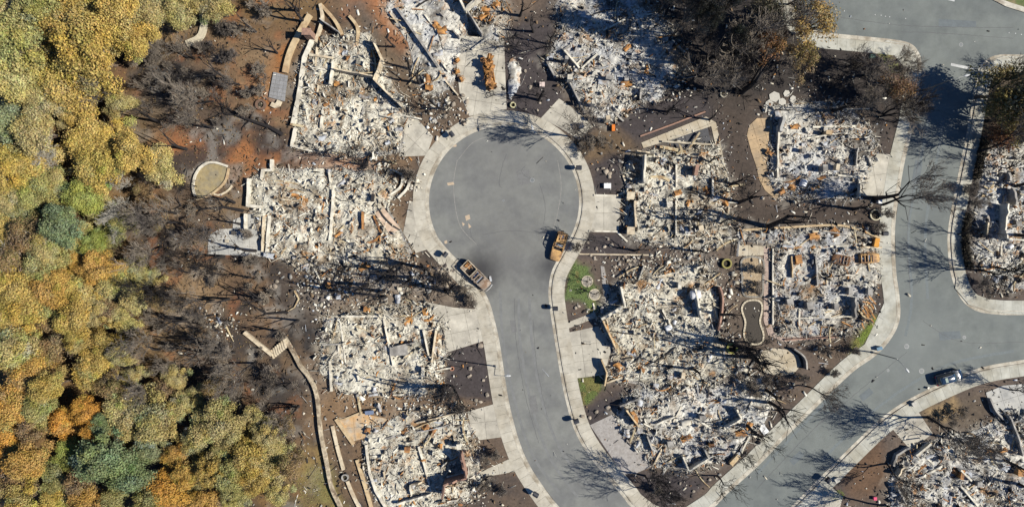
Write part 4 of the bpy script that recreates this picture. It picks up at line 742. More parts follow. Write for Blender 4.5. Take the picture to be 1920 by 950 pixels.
# boulders
def rock_mesh(seed, m_, flat=.7):
    bm = bmesh.new(); bmesh.ops.create_icosphere(bm, subdivisions=2, radius=1); r = random.Random(seed)
    ax = [(Vector((r.gauss(0, 1), r.gauss(0, 1), r.gauss(0, 1))).normalized(), r.uniform(.5, .95)) for _ in range(9)]
    for v in bm.verts:
        c = v.co.copy()
        for n, d in ax:
            k = c.dot(n) - d
            if k > 0: c -= n * k * .9
        v.co = c * (1 + r.uniform(-.05, .05)); v.co.z *= flat
    m = bpy.data.meshes.new('boulder'); bm.to_mesh(m); bm.free(); m.materials.append(m_); return m
m_rock = mat('fieldstone', S(176, 164, 146), var=.3, scale=3, c2=S(140, 128, 114), rnd=.25); m_rockd = mat('scorched_stone', S(112, 104, 98), var=.35, scale=3, c2=S(78, 72, 70), rnd=.3)
ROCK = [rock_mesh(i, m_rock) for i in range(4)]; ROCKD = [rock_mesh(i + 9, m_rockd) for i in range(4)]
def boulder(px, py, r, dark=False, base=None):
    p = P(px, py); o = ob('boulder', random.choice(ROCKD if dark else ROCK), cat='boulder', group='garden boulders', loc=(p.x, p.y, gz(p.x, p.y) + r * .25)); o.scale = (r * random.uniform(.8, 1.2), r * random.uniform(.8, 1.2), r * random.uniform(.8, 1.1)); o.rotation_euler = (0, 0, random.random() * 6)
    name_later(o, base or ('dark scorched boulder' if dark else 'pale garden boulder'), px, py)
random.seed(5)
for x, y, r in ((985, 134, .3), (994, 164, .35), (1012, 194, .3), (1008, 207, .3), (1136, 322, .55), (1143, 326, .5), (1130, 316, .35), (1150, 300, .3), (1120, 318, .3), (1142, 331, .4), (1146, 311, .3), (1102, 455, .3), (1133, 462, .35), (1146, 460, .45), (1118, 466, .3), (1140, 448, .3), (901, 647, .5), (880, 704, .4), (913, 739, .45), (893, 750, .4), (901, 752, .35), (882, 690, .45), (906, 712, .3), (1085, 573, .35), (1079, 577, .35), (1107, 478, .3), (1115, 484, .3), (1092, 780, .45), (1140, 762, .5), (1118, 770, .4), (1105, 782, .35), (1275, 905, .3), (1300, 920, .3), (1330, 898, .35), (1190, 112, .3), (868, 180, .4), (850, 196, .45), (876, 192, .4), (862, 205, .35), (835, 218, .5), (845, 232, .4), (866, 227, .45), (870, 232, .35), (876, 212, .35), (516, 536, .5), (520, 528, .35), (508, 536, .3), (1632, 385, .3), (1518, 392, .3), (1560, 384, .25), (1430, 372, .3), (1545, 685, .35), (1536, 668, .3), (1508, 720, .3), (1466, 746, .35), (1480, 742, .35)): boulder(x, y, r)
for i in range(50): boulder(random.gauss(612, 15), random.uniform(528, 640), random.uniform(.28, .6), True)
for i in range(40): boulder(random.uniform(775, 850), random.uniform(488, 535) + 6, random.uniform(.2, .45), random.random() < .4, 'small broken rock')
for i in range(26): boulder(random.uniform(1150, 1190), random.uniform(478, 512), random.uniform(.15, .35), False, 'small rubble stone')
for i in range(20): boulder(random.gauss(490, 6), random.gauss(196, 6), random.uniform(.14, .26), random.random() < .5, 'small stone of the fire ring')
# thin spreads of rubble in the yards between the ruins
for i, (q, tone, lab) in enumerate([([(560, 508), (640, 500), (740, 496), (800, 500), (850, 535), (780, 560), (690, 570), (600, 585), (545, 560)], 'grey', 'thin grey rubble spread between the two middle left ruins'), ([(690, 296), (750, 296), (790, 330), (770, 375), (738, 350), (690, 322)], 'warm', 'thin rubble spread left of the turning circle'), ([(1352, 492), (1384, 486), (1386, 560), (1388, 640), (1370, 690), (1352, 620)], 'grey', 'thin rubble strip left of the sandy bed'), ([(1390, 690), (1440, 700), (1500, 690), (1480, 720), (1450, 760), (1430, 720)], 'grey', 'thin rubble below the half-round patio'), ([(1140, 482), (1190, 480), (1340, 472), (1340, 494), (1190, 506), (1150, 520)], 'warm', 'thin rubble band above the middle right ruin'), ([(1490, 640), (1560, 634), (1570, 660), (1520, 680), (1505, 660)], 'cool', 'thin bluish rubble right of the half-round patio'), ([(640, 742), (760, 745), (840, 735), (880, 770), (760, 776), (700, 770)], 'grey', 'thin rubble band above the lowest left ruin'), ([(380, 590), (430, 580), (450, 610), (430, 640), (395, 620)], 'cool', 'small pale ash spread left of the garden steps'), ([(1836, 470), (1900, 480), (1880, 540), (1850, 560), (1830, 510)], 'grey', 'thin rubble under the black tree at the right edge'), ([(1240, 100), (1290, 110), (1300, 170), (1240, 190)], 'grey', 'thin rubble right of the upper right ruin'), ([(880, 860), (930, 880), (900, 940), (860, 940)], 'grey', 'thin rubble right of the lowest left ruin'), ([(780, 176), (840, 180), (870, 225), (815, 255)], 'grey', 'thin rubble upper left of the turning circle')]):
    o = thing('rubble_spread', lab, 'rubble', group='thin rubble spreads'); q_ = [(p.x, p.y) for p in G(q)]; ar = np.array(q_); a0, a1 = ar.min(0), ar.max(0); n = int((a1 - a0).prod() * 14)
    x = RNG.uniform(a0[0] - 1, a1[0] + 1, n); y = RNG.uniform(a0[1] - 1, a1[1] + 1, n); sd = np.where(inside(q_, x, y), 1, -1) * edge_dist(q_, x, y) + RNG.normal(0, .7, n); k = (sd > 0) & (fbm(x * .5, y * .5, 3, 700 + i) > RNG.uniform(.3, .65, n)); x, y = x[k], y[k]; n = len(x)
    s = np.clip(RNG.lognormal(-1.95, .55, n), .06, .5); fragments('rubble_pieces', x, y, .1 + s * .2, np.stack([s * RNG.uniform(1, 2.4, n), s, s * .6], 1), pick(n, tone), o)
    debris(o, q_, 800 + i, int((a1 - a0).prod() * .03), tone)
# litter of the fire scattered over every yard
n = 34000; x = RNG.uniform(-90, 90, n); y = RNG.uniform(-46, 46, n); px = x / M_PX + 960; py = 475 - y / M_PX
dr = np.maximum(signed(A_POLY, px, py), signed(B_POLY, px, py)); near = np.full(n, -1e9)
for q in RUINS.values(): near = np.maximum(near, signed(q, px, py))
k = ((dr < -32) | (RNG.random(n) < .035)) & (dr < 60) & (near < 6) & (px > 330) & (RNG.random(n) < np.clip(.30 + .35 * (px < 640) + .7 * np.exp(near / 25), 0, 1)); 
for q, *_ in DRIVES.values(): k &= ~(inside(q, px, py) & (RNG.random(n) < .75))
x, y, px, py = x[k], y[k], px[k], py[k]; n = len(x); s = np.clip(RNG.lognormal(-2.0, .5, n), .05, .4); size = np.stack([s * RNG.uniform(1, 3, n), s * .8, s * .5], 1)
tw = RNG.random(n) < .15; size[tw] = np.stack([RNG.uniform(.6, 2.2, tw.sum()), RNG.uniform(.03, .08, tw.sum()), np.full(tw.sum(), .05)], 1)
C = pick(n, 'grey'); dk_ = RNG.random(n) < .35; C[dk_] = PAL[5] * RNG.uniform(.6, 1.5, (dk_.sum(), 1)); lf = (px < 560) & (RNG.random(n) < .8); C[lf] = np.array(S(104, 88, 70)) * RNG.uniform(.4, 1.3, (lf.sum(), 1))
z = np.array([gz(a, b) for a, b in zip(x, y)]); z = np.where((dr[k] > -32) & (dr[k] < -7), .14, np.where(dr[k] >= -7, .02, z + .04))
fragments('fire_litter', x, y, z, size, C, label='small charred litter scattered over the burned yards', cat='litter')
n = 30000; x = RNG.uniform(-100, -36, n); y = RNG.uniform(-50, 50, n); px = x / M_PX + 960; k = (px < 300 + 260 * RNG.random(n)) ; x, y = x[k], y[k]; n = len(x)
s = RNG.uniform(.08, .22, n); size = np.stack([s, s * .7, s * .15], 1); C = np.array(S(150, 124, 86)) * RNG.uniform(.5, 1.1, (n, 1)) * (1 + RNG.uniform(-.15, .15, (n, 3))); b_ = RNG.random(n) < .35; C[b_] = np.array(S(74, 60, 46)) * RNG.uniform(.6, 1.3, (b_.sum(), 1))
z = np.array([gz(a, b) for a, b in zip(x, y)]) + .03
fragments('leaf_litter', x, y, z, size, C, label='tan fallen leaves over the forest floor', cat='leaf litter')

# ------------------------------------------------------------------ street furniture
m_pole = mat('galvanised_pole', S(150, 152, 150), var=.15, rough=.5, metal=.3); m_dark = mat('dark_metal', S(58, 60, 66), var=.2, rough=.5)
def street_lamp(px, py, ang, lab, h=8.6):
    p = P(px, py, .12); t = thing('street_lamp', lab, 'street lamp', p, ang, 'street lamps')
    MB().lathe([(.2, 0), (.2, .25), (.13, .3)], n=10).build('base', m_pole, t); MB().tube([(0, 0, .2), (0, 0, h * .5), (0, 0, h)], [.11, .09, .07], 8).build('pole', m_pole, t)
    MB().tube([(0, 0, h - .4), (.3, 0, h + .05), (.9, 0, h + .3), (1.9, 0, h + .4)], [.055, .05, .045, .04], 6).build('arm', m_pole, t)
    hd = MB().loft([[(2.0 + x, w_ * y, h + .4 + z * k) for y, z in ((-1, 0), (-.6, .9), (.6, .9), (1, 0), (.7, -.5), (-.7, -.5))] for x, w_, k in ((-.25, .06, .07), (0, .17, .12), (.4, .16, .12), (.62, .05, .05))]).build('lamp_head', mat('lamp_grey', S(205, 206, 204), rough=.4), t)
    MB().lathe([(.13, 0), (.11, -.09), (.03, -.12)], (2.2, 0, h + .38), 10).build('lens', mat('lamp_lens', (.5, .5, .48), rough=.2, var=0), hd)
street_lamp(929, 686, 0, 'street lamp on the left sidewalk of the road stem'); street_lamp(1636, 660, -.9, 'street lamp at the curving corner left of the black parked car', 7.4)
street_lamp(989, 232, -1.3, 'street lamp at the top of the turning circle', 7.6); street_lamp(1727, 172, .25, 'street lamp in the tree shade on the right street', 8.0)
def mailbox(px, py, rz, lab):
    p = P(px, py, .12); t = thing('mailbox', lab, 'mailbox', p, rz, 'roadside mailboxes')
    MB().box((0, 0, .5), (.16, .16, 1.0)).build('post', m_dark, t)
    b = MB().loft([[(x, .38 * math.cos(a) * k, 1.0 + .3 * math.sin(a) * k + (.3 if 0 <= a <= 3.2 else 0)) for a in (-.3, .3, .8, 1.57, 2.34, 2.84, 3.44)] for x, k in ((-.45, .95), (-.42, 1), (.42, 1), (.45, .95))]).build('box', m_dark, t)
    MB().box((.47, 0, 1.3), (.03, .5, .4)).build('door', mat('mailbox_door', S(120, 124, 128), rough=.4), b)
    MB().box((.1, .42, 1.5), (.05, .03, .3)).build('flag', m_rust, t)
for x, y, rz, lab in ((1084, 316, 0, 'mailbox on the right kerb of the turning circle, upper right'), (836, 477, .9, 'mailbox at the lower left of the turning circle near the pickup'), (848, 254, 2.2, 'mailbox at the upper left of the turning circle'), (1079, 786, .3, 'mailbox on the right kerb of the road stem low down'), (1004, 922, 2.6, 'mailbox on the left sidewalk at the bottom of the road stem'), (1652, 438, 0, 'mailbox at the wall end by the right street sidewalk'), (1547, 895, .8, 'mailbox on the lowest sidewalk near the tiny grass patch'), (1040, 577, 0, 'mailbox on the right sidewalk beside the round lawn')): mailbox(x, y, rz, lab)
def utility_box(px, py, m_, lab, sx=.8, sy=.6, h=.8, rz=0, name='utility_box'):
    p = P(px, py); t = thing(name, lab, 'utility box', (p.x, p.y, .12), rz)
    MB().box((0, 0, h / 2), (sx, sy, h)).build('cabinet', m_, t, bevel=.03); MB().box((0, 0, h + .03), (sx * 1.08, sy * 1.1, .06)).build('lid', m_, t, bevel=.015)
utility_box(1138, 349, m_whitep, 'white box standing in the black bed above the right driveway', 1.1, .8, .5)
utility_box(1016, 161, mat('pale_pink_box', S(226, 206, 196)), 'pale pink box in the black yard at the upper middle', .8, .7, .9)
utility_box(1149, 241, mat('orange_box', S(230, 130, 50)), 'orange box just right of the upper driveway', .5, 1.0, .6); utility_box(1088, 238, mat('navy_bin', S(60, 72, 92)), 'dark blue bin on the upper right driveway', .9, .8, 1.0, .4)
utility_box(1645, 378, m_whitep, 'white box at the corner of the right street driveway', .6, .7, .8); utility_box(694, 771, mat('slate_box', S(120, 134, 160)), 'blue-grey box on the thin wall above the tan terrace', 1.3, .6, .7, .1); utility_box(1645, 652, mat('blue_crate', S(120, 150, 170)), 'small bluish box on the curving corner sidewalk', .9, .5, .6, .3)
utility_box(1711, 756, mat('beige_box', S(200, 196, 184)), 'beige box on the sidewalk left of the black parked car', .7, .7, .4, .5); utility_box(1567, 898, mat('beige_box', S(200, 196, 184)), 'beige box at the lowest sidewalk beside the mailbox', .7, .7, .4, .5); utility_box(1638, 932, mat('pink_bucket', S(232, 96, 130)), 'small bright pink box in the brown lower right yard', .5, .5, .4)
utility_box(1632, 108, mat('green_box', S(110, 140, 120)), 'green box on the grass at the top road corner', .8, .6, .7); utility_box(440, 437, mat('dark_pot', S(84, 80, 76)), 'dark square pot on the pale left patio', .6, .6, .5); utility_box(427, 452, mat('pale_pot', S(190, 180, 160)), 'pale square pot on the pale left patio', .5, .5, .4)
utility_box(1428, 800, m_whitep, 'flat white slab lying beside the diagonal sidewalk', 1.0, 2.3, .12, .65, 'fallen_slab'); 
# white tanks, tubs and heaters among the ashes
def water_heater(px, py, L, r, rz, m_, lab, z=.7):
    p = P(px, py, z); t = thing('water_heater', lab, 'water heater', p, rz, 'fallen water heaters')
    MB().loft([[(x, r * k * math.cos(a), r * k * math.sin(a)) for a in np.linspace(0, 2 * math.pi, 13)[:-1]] for x, k in ((-L / 2, .55), (-L / 2 + .08, .92), (-L / 2 + .18, 1), (L / 2 - .18, 1), (L / 2 - .08, .92), (L / 2, .55))]).build('tank', m_, t, sm=True)
    for y in (-.12, .12): MB().tube([(L / 2 - .02, y, .05), (L / 2 + .18, y, .05)], .03, 6).build('pipe_stub', m_rust, t)
water_heater(1253, 614, 1.15, .52, .4, m_whitep, 'white tank lying in the middle right ruin, lower of two'); water_heater(1265, 604, .8, .3, 1.2, m_whitep, 'white tank lying in the middle right ruin, upper of two'); water_heater(1506, 343, 1.2, .62, 1.2, m_whitep, 'bright white tank in the ruin beside the curved tan patio'); water_heater(612, 196, 1.1, .3, .4, m_rust, 'rusty tank lying in the upper left ruin'); water_heater(1286, 792, 1.7, .5, .2, m_wallw, 'pale tank lying in the lowest middle ruin'); water_heater(1894, 462, .9, .45, .6, m_whitep, 'white tank lying in the right edge ruin'); water_heater(1304, 552, 1.7, .75, .15, m_whitep, 'wide pale tank leaning by the wall of the middle right ruin', 1.7)
# clipped dark hedge along the right street
def hedge(pts, lab, w_=.9, h=1.3):
    e = resample(smooth(G(pts), 4), .2); L_ = []; 
    n = len(e) * 70; i = RNG.integers(0, len(e), n); c = np.array([[p.x, p.y] for p in e])[i] + RNG.uniform(-w_ / 2, w_ / 2, (n, 2)); z = RNG.uniform(.1, h, n) * (1 - .3 * RNG.random(n)) + .1
    s = RNG.uniform(.08, .2, n); d = RNG.normal(0, 1, (n, 2, 3)) * s[:, None, None]; V = np.zeros((n, 3, 3)); V[:] = np.concatenate([c, z[:, None]], 1)[:, None]; V[:, 1] += d[:, 0]; V[:, 2] += d[:, 1]
    t = thing('burned_hedge', lab, 'hedge'); C_ = np.array(S(66, 60, 48)) * RNG.uniform(.4, 1.6, (n, 1))
    ob('foliage', mesh_np('hedge', V.reshape(-1, 3), np.arange(n * 3).reshape(n, 3), m_frag, np.repeat(C_, 3, 0)), t, kind='stuff')
    for j in range(0, len(e), 5): MB().tube([(e[j].x, e[j].y, .0), (e[j].x + random.uniform(-.1, .1), e[j].y, h * .7)], .05, 4).build('stem', m_char, t)
hedge([(1842, 262), (1834, 300), (1826, 335)], 'dark burned hedge beside the right street, upper of two'); hedge([(1812, 400), (1806, 440), (1808, 480), (1816, 500)], 'dark burned hedge beside the right street, lower of two')
# ------------------------------------------------------------------ vehicles
m_tyre = mat('tyre_rubber', S(40, 40, 42), rough=.9, var=.1); m_rim = mat('wheel_rim', S(170, 172, 176), rough=.35, metal=.6, var=.05); m_burnrim = mat('burned_rim', S(130, 110, 92), var=.3)
def wheel(parent, x, y, r, w_, burned=False):
    t = ob('wheel', None, parent, loc=(x, y, r))
    def ringx(prof, n=18):
        return MB().loft([[(a * math.cos(k), b, a * math.sin(k)) for k in np.linspace(0, 2 * math.pi, n + 1)[:-1]] for a, b in prof])
    ringx([(r * .6, -w_ / 2), (r * .95, -w_ / 2), (r, -w_ / 2 + .04), (r, w_ / 2 - .04), (r * .95, w_ / 2), (r * .6, w_ / 2)]).build('tyre' if not burned else 'bare_wheel', m_burnrim if burned else m_tyre, t, sm=True)
    ringx([(r * .58, -w_ * .4), (r * .58, w_ * .4)]).build('rim', m_burnrim if burned else m_rim, t)
def body_loft(secs):
    """secs: (x, half width at sill, half width at shoulder, z sill, z shoulder, z top, half width top)"""
    out = []
    for x, w0, w1, z0, z1, z2, w2 in secs:
        out.append([(x, -w0, z0), (x, -w1, (z0 + z1) / 2), (x, -w1 * .985, z1), (x, -w2, z2), (x, 0, z2 + .03), (x, w2, z2), (x, w1 * .985, z1), (x, w1, (z0 + z1) / 2), (x, w0, z0)])
    return MB().loft(out)
def parked_suv(px, py, rz):
    p = P(px, py); t = thing('parked_car', 'black parked car at the kerb of the lower right street, sun glinting on it', 'car', (p.x, p.y, .0), rz)
    paint = mat('black_car_paint', (.012, .026, .05), rough=.18, var=.05, coat=.35, spec=.4); gl = mat('dark_car_glass', (.012, .02, .026), rough=.04, var=0, spec=.9)
    S_ = [(-2.3, .72, .78, .42, .72, .86, .66), (-2.2, .84, .90, .30, .80, 1.0, .80), (-1.6, .88, .95, .26, .86, 1.04, .86), (0, .88, .95, .25, .86, 1.03, .87), (.95, .88, .95, .26, .86, 1.02, .86), (1.5, .87, .94, .27, .84, 1.0, .83), (2.08, .80, .88, .32, .80, .95, .74), (2.3, .62, .70, .42, .64, .74, .55)]
    body_loft(S_).build('body', paint, t, sm=True)
    cab = body_loft([(-2.12, .70, .72, 1.0, 1.06, 1.10, .64), (-1.78, .80, .78, 1.0, 1.25, 1.58, .58), (-1.3, .82, .80, 1.0, 1.3, 1.66, .62), (-.1, .82, .80, 1.0, 1.3, 1.68, .63), (.45, .82, .78, 1.0, 1.25, 1.58, .60), (1.15, .80, .76, .98, 1.02, 1.06, .68)]).build('cabin_glass', gl, t, sm=True)
    body_loft([(-1.72, .50, .56, 1.57, 1.60, 1.63, .50), (-1.3, .58, .63, 1.6, 1.66, 1.70, .57), (-.1, .58, .64, 1.6, 1.68, 1.72, .58), (.38, .52, .60, 1.56, 1.6, 1.63, .54)]).build('roof', paint, t, sm=True)
    for s in (-1, 1):
        MB().tube([(-1.5, s * .58, 1.76), (.1, s * .58, 1.77)], .025, 5).build('roof_rail', m_rim, t)
        MB().box((.75, s * 1.02, 1.08), (.16, .2, .14)).build('mirror', paint, t, bevel=.03)
        MB().box((2.16, s * .62, .72), (.2, .3, .14), s * -.3).build('headlight', mat('headlight', (.6, .62, .65), rough=.1, var=0), t, bevel=.03); MB().box((-2.27, s * .68, .86), (.08, .22, .2)).build('tail_light', mat('tail_light', (.3, .01, .01), rough=.2, var=0), t)
        for x in (-.55, .35): MB().box((x, s * .955, .92), (.16, .02, .03)).build('door_handle', m_rim, t)
        for x in (-1.42, 1.42): wheel(t, x, s * .82, .36, .24)
    MB().box((2.3, 0, .5), (.06, .9, .2)).build('grille', m_dark, t); MB().box((-1.0, 0, 1.735), (.42, .78, .012)).build('rear_glass_reflection', mat('rear_glass_reflection', S(120, 140, 126), rough=.3, var=0), t)  # pale green panel: rear windscreen reflection painted as a flat colour
parked_suv(1774, 706, math.radians(16))
m_burn = mat('burned_car_shell', S(206, 164, 104), var=.5, scale=2.8, c2=S(150, 116, 84), rough=.75); m_burn2 = mat('burned_truck_shell', S(176, 166, 152), var=.45, scale=2.2, c2=S(134, 108, 86), rough=.75); m_soot = mat('sooty_interior', S(46, 42, 42), var=.5, scale=3); m_spring = mat('seat_springs', S(140, 130, 118), var=.5, scale=8); m_ashglass = mat('melted_glass_ash', S(150, 170, 196), var=.4, scale=4)
def open_tub(secs, z_floor, th=.09):
    """open-topped shell: outer ring, rim and inner wall"""
    o = [(x, w_) for x, w_ in secs]; out = MB()
    ring_ = [(x, -w_) for x, w_ in o] + [(x, w_) for x, w_ in reversed(o)]; n = len(ring_); c = Vector((sum(p[0] for p in ring_) / n, 0))
    inn = [(p[0] - math.copysign(th, p[0] - c.x), p[1] - math.copysign(th, p[1])) for p in ring_]
    return ring_, inn
def tub(ring_, inn, z0, z1, zf):
    s = MB(); n = len(ring_); s.v = [(x, y, z0) for x, y in ring_] + [(x * 1.01, y * 1.02, (z0 + z1) / 2) for x, y in ring_] + [(x, y, z1) for x, y in ring_] + [(x, y, z1) for x, y in inn] + [(x, y, zf) for x, y in inn]
    for l in range(4): s.f += [(l * n + i, l * n + (i + 1) % n, l * n + n + (i + 1) % n, l * n + n + i) for i in range(n)]
    s.f.append(tuple(range(4 * n, 5 * n))); return s
def seats(t, xs_, w_=.55, z=.55):
    for x in xs_:
        for s in (-1, 1):
            st_ = MB().box((x, s * .36, z), (.5, w_, .16)).box((x - .3, s * .36, z + .3), (.14, w_, .55), ry=-.2).build('seat_frame', m_spring, t)
def burned_car(px, py, rz, L, W_, H, lab, m_, name='burned_car', rear_open=True):
    p = P(px, py); t = thing(name, lab, 'burned car', (p.x, p.y, 0.02), rz); a, w_ = L / 2, W_ / 2
    secs = [(-a, w_ * .78), (-a + .12, w_ * .93), (-a + .6, w_), (.25 * a, w_), (.3 * a, w_)]
    r1, i1 = open_tub(secs, .4); tub(r1, i1, .28, .98, .40).build('body_shell', m_, t, sm=False)
    body_loft([(.30 * a, w_ * .95, w_, .28, .8, .96, w_ * .93), (.6 * a, w_ * .95, w_, .28, .78, .94, w_ * .88), (.88 * a, w_ * .86, w_ * .92, .32, .7, .84, w_ * .75), (a, w_ * .7, w_ * .74, .42, .6, .7, w_ * .6)]).build('bonnet', m_, t, sm=True)
    zr = H; wr = w_ * .74
    for s in (-1, 1):
        MB().tube([(.32 * a, s * w_ * .92, .95), (.02 * a, s * wr, zr - .06), (-.55 * a, s * wr, zr), (-.9 * a, s * wr * .96, zr - .08), (-.97 * a, s * w_ * .86, .98)], .065, 5).build('roof_rail', m_, t)
        MB().tube([(-.22 * a, s * w_ * .95, .95), (-.25 * a, s * wr, zr)], .06, 5).build('pillar', m_, t); MB().tube([(-.6 * a, s * w_ * .95, .95), (-.62 * a, s * wr, zr)], .06, 5).build('pillar', m_, t)
    for x, dz in ((.02, -.06), (-.28, .01), (-.58, .0), (-.9, -.08)): MB().box((x * a, 0, zr + dz), (.13, wr * 2, .07)).build('roof_bow', m_, t)
    n = 7; X_, Y_ = np.meshgrid(np.linspace(-.9 * a, -.3 * a, n), np.linspace(-wr, wr, n)); Zz = zr - .02 - .10 * np.random.default_rng(3).random(X_.shape); idx = np.arange(n * n).reshape(n, n)
    if rear_open: ob('sagging_roof_skin', mesh_np('roof_skin', np.stack([X_, Y_, Zz], -1).reshape(-1, 3), np.stack([idx[:-1, :-1], idx[:-1, 1:], idx[1:, 1:], idx[1:, :-1]], -1).reshape(-1, 4)[[i for i in range(36) if (i * 7) % 11 not in (1, 4, 8)]], m_), t)
    MB().box((-.3 * a, 0, .44), (1.2 * a, W_ * .8, .06)).build('floor', m_soot, t); seats(t, (-.02 * a, -.42 * a)); MB().box((.24 * a, 0, .82), (.3, W_ * .8, .3)).build('dashboard', m_soot, t)
    MB().box((-.72 * a, 0, .62), (.6, W_ * .55, .3), .2).build('ash_heap', m_ashglass, t); MB().box((-.12 * a, 0, .66), (.3, W_ * .6, .2), -.15).build('ash_heap', m_ashglass, t)
    for s in (-1, 1):
        for x in (-.62 * a, .62 * a): wheel(t, x, s * (w_ - .14), .3, .2, True)
    return t
ang = lambda x0, y0, x1, y1: math.atan2(-(y1 - y0), x1 - x0)
burned_car(1047, 462, ang(1053, 440, 1037, 488), 4.9, 1.95, 1.75, 'rusted orange burned car at the right kerb of the turning circle', m_burn)
burned_car(1626, 484, math.radians(3), 3.4, 1.65, 1.2, 'burned car shell on the driveway of the right street ruin', m_burn, rear_open=False)
burned_car(1572, 487, math.radians(168), 2.9, 1.7, 1.0, 'crumpled rusty car wreck left of the driveway car shell', mat('brown_wreck', S(158, 112, 72), var=.5, scale=2.5, c2=S(84, 72, 64)))
def pickup(px, py, rz):
    p = P(px, py); t = thing('burned_pickup', 'burned pickup truck with open bed at the lower left of the turning circle', 'pickup truck', (p.x, p.y, .02), rz)
    r1, i1 = open_tub([(-2.85, .92), (-2.6, .98), (-.75, .98), (-.6, .98)], .5); tub(r1, i1, .42, 1.12, .6).build('bed', m_burn2, t)
    r2, i2 = open_tub([(-.55, .97), (-.3, 1.0), (1.2, 1.0), (1.35, .98)], .5); tub(r2, i2, .36, 1.12, .48).build('cab_shell', m_burn2, t)
    body_loft([(1.37, .92, .98, .4, .95, 1.10, .9), (1.9, .92, .99, .4, .92, 1.10, .88), (2.5, .88, .96, .42, .9, 1.04, .82), (2.75, .78, .84, .5, .8, .92, .7)]).build('bonnet', m_burn2, t, sm=True)
    for s in (-1, 1):
        MB().tube([(1.45, s * .9, 1.1), (.8, s * .74, 1.72), (-.3, s * .74, 1.76), (-.52, s * .9, 1.12)], .06, 5).build('roof_rail', m_burn2, t); MB().tube([(.35, s * .95, 1.1), (.3, s * .74, 1.75)], .055, 5).build('pillar', m_burn2, t)
        MB().tube([(-2.75, s * .92, 1.15), (-2.75, s * .9, 1.62), (-.62, s * .88, 1.66), (-.62, s * .92, 1.1)], .05, 5).build('rack_rail', m_stucco, t)
        for x in (-1.75, 1.95): wheel(t, x, s * .84, .38, .26, True)
    for x in (.8, .25, -.28): MB().box((x, 0, 1.74), (.14, 1.46, .06)).build('roof_bow', m_burn2, t)
    for x in (-2.75, -1.9, -.62): MB().tube([(x, -.89, 1.64), (x, .89, 1.64)], .045, 5).build('rack_bar', m_stucco, t)
    MB().box((-2.1, .25, .75), (1.0, .8, .3), .2).build('bed_load', m_rust, t); MB().box((-1.2, -.2, .7), (.9, 1.1, .18), -.1).build('bed_load', m_soot, t)
    seats(t, (.55,), .6, .7); MB().box((1.1, 0, .95), (.3, 1.7, .25)).build('dashboard', m_soot, t); MB().box((.0, .1, .75), (.55, 1.2, .22), .1).build('ash_heap', m_ashglass, t); MB().box((.85, 0, 1.2), (.18, 1.3, .04), ry=.5).build('windscreen_remains', m_ashglass, t)
    MB().tube([(2.75, -1.15, .55), (3.05, -.6, .6), (3.1, .1, .6), (2.98, .85, .62)], [.06, .12, .12, .08], 6).build('bumper', m_galv, t); MB().box((2.1, 1.3, .12), (.9, .35, .1), -.6).build('fallen_trim', m_galv, t)
pickup(893, 516, ang(872, 496, 919, 543))
# the long rusted wreck on the top driveway: a collapsed trailer
p = P(917, 140); t = thing('collapsed_trailer', 'long rusted collapsed trailer wreck standing on the top driveway', 'trailer', (p.x, p.y, .1), math.radians(98))
MB().box((0, 0, .45), (5.4, 1.5, .12)).build('chassis', m_rust, t)
for s in (-1, 1):
    MB().tube([(-2.7, s * .75, .55), (-1, s * .8, .6), (2.7, s * .72, .55)], .08, 5).build('side_rail', m_rust, t)
    for x in (-.5, .4): wheel(t, x, s * .72, .3, .2, True)
random.seed(4)
for i in range(34): lie('crumpled_sheet', random.choice(SHEETS['rust']), t, random.uniform(-2.5, 2.5), random.uniform(-.55, .55), random.uniform(.8, 2.0), random.uniform(.6, 1.5), random.uniform(.5, .9), 1.3, random.random() * 6, random.gauss(0, .5))
for i in range(18): lie('bent_rib', PIPES[1], t, random.uniform(-2.5, 2.3), random.uniform(-.6, .6), random.uniform(.6, 1.9), .5, .5, 1, random.random() * 6, random.gauss(0, .4))
p = P(919, 178); t = thing('steel_frame', 'black steel frame lying on the driveway below the rusted trailer', 'frame', (p.x, p.y, .12), .4)
for a, b in (((-.7, -.35, .1), (.7, -.35, .1)), ((-.7, .35, .1), (.7, .35, .1)), ((-.7, -.35, .1), (-.7, .35, .1)), ((.7, -.35, .1), (.7, .35, .1)), ((-.7, -.35, .5), (.7, -.35, .5)), ((-.7, .35, .5), (.7, .35, .5)), ((-.7, -.35, .1), (-.7, -.35, .5)), ((.7, .35, .1), (.7, .35, .5)), ((0, -.35, .5), (0, .35, .5))): MB().tube([a, b], .03, 4).build('bar', m_char, t)
def engine(px, py, rz, lab):
    p = P(px, py); t = thing('rusted_engine', lab, 'engine', (p.x, p.y, .1), rz)
    MB().box((0, 0, .45), (.9, .6, .7), tap=.8).build('block', m_rust, t, bevel=.06); MB().box((.1, 0, .85), (.6, .35, .2)).build('cylinder_head', m_rust, t, bevel=.04)
    for x in (-.3, 0, .3): MB().tube([(x, .3, .6), (x, .55, .5), (x, .6, .2)], .06, 5).build('exhaust_pipe', m_rust, t)
    MB().lathe([(.3, 0), (.32, .08), (.1, .1)], (-.6, 0, .3), 12).build('flywheel', m_burnrim, t)
engine(858, 136, .3, 'upper of two small rusted engines left of the trailer wreck'); engine(865, 150, -1.0, 'lower of two small rusted engines left of the trailer wreck'); engine(858, 115, .8, 'pale small engine heap above the two rusted engines')
p = P(960, 148); o = thing('ash_pile', 'long pale ash pile beside the trailer wreck', 'ash pile'); rubble(o, [(955, 112), (968, 106), (976, 130), (972, 165), (962, 190), (952, 190), (952, 150)], 'cool', 900, 1.1, 9, 1.2)
p = P(1376, 860); t = thing('burned_sofa', 'tan burned sofa frame lying beside the diagonal sidewalk', 'sofa', (p.x, p.y, .1), .8)
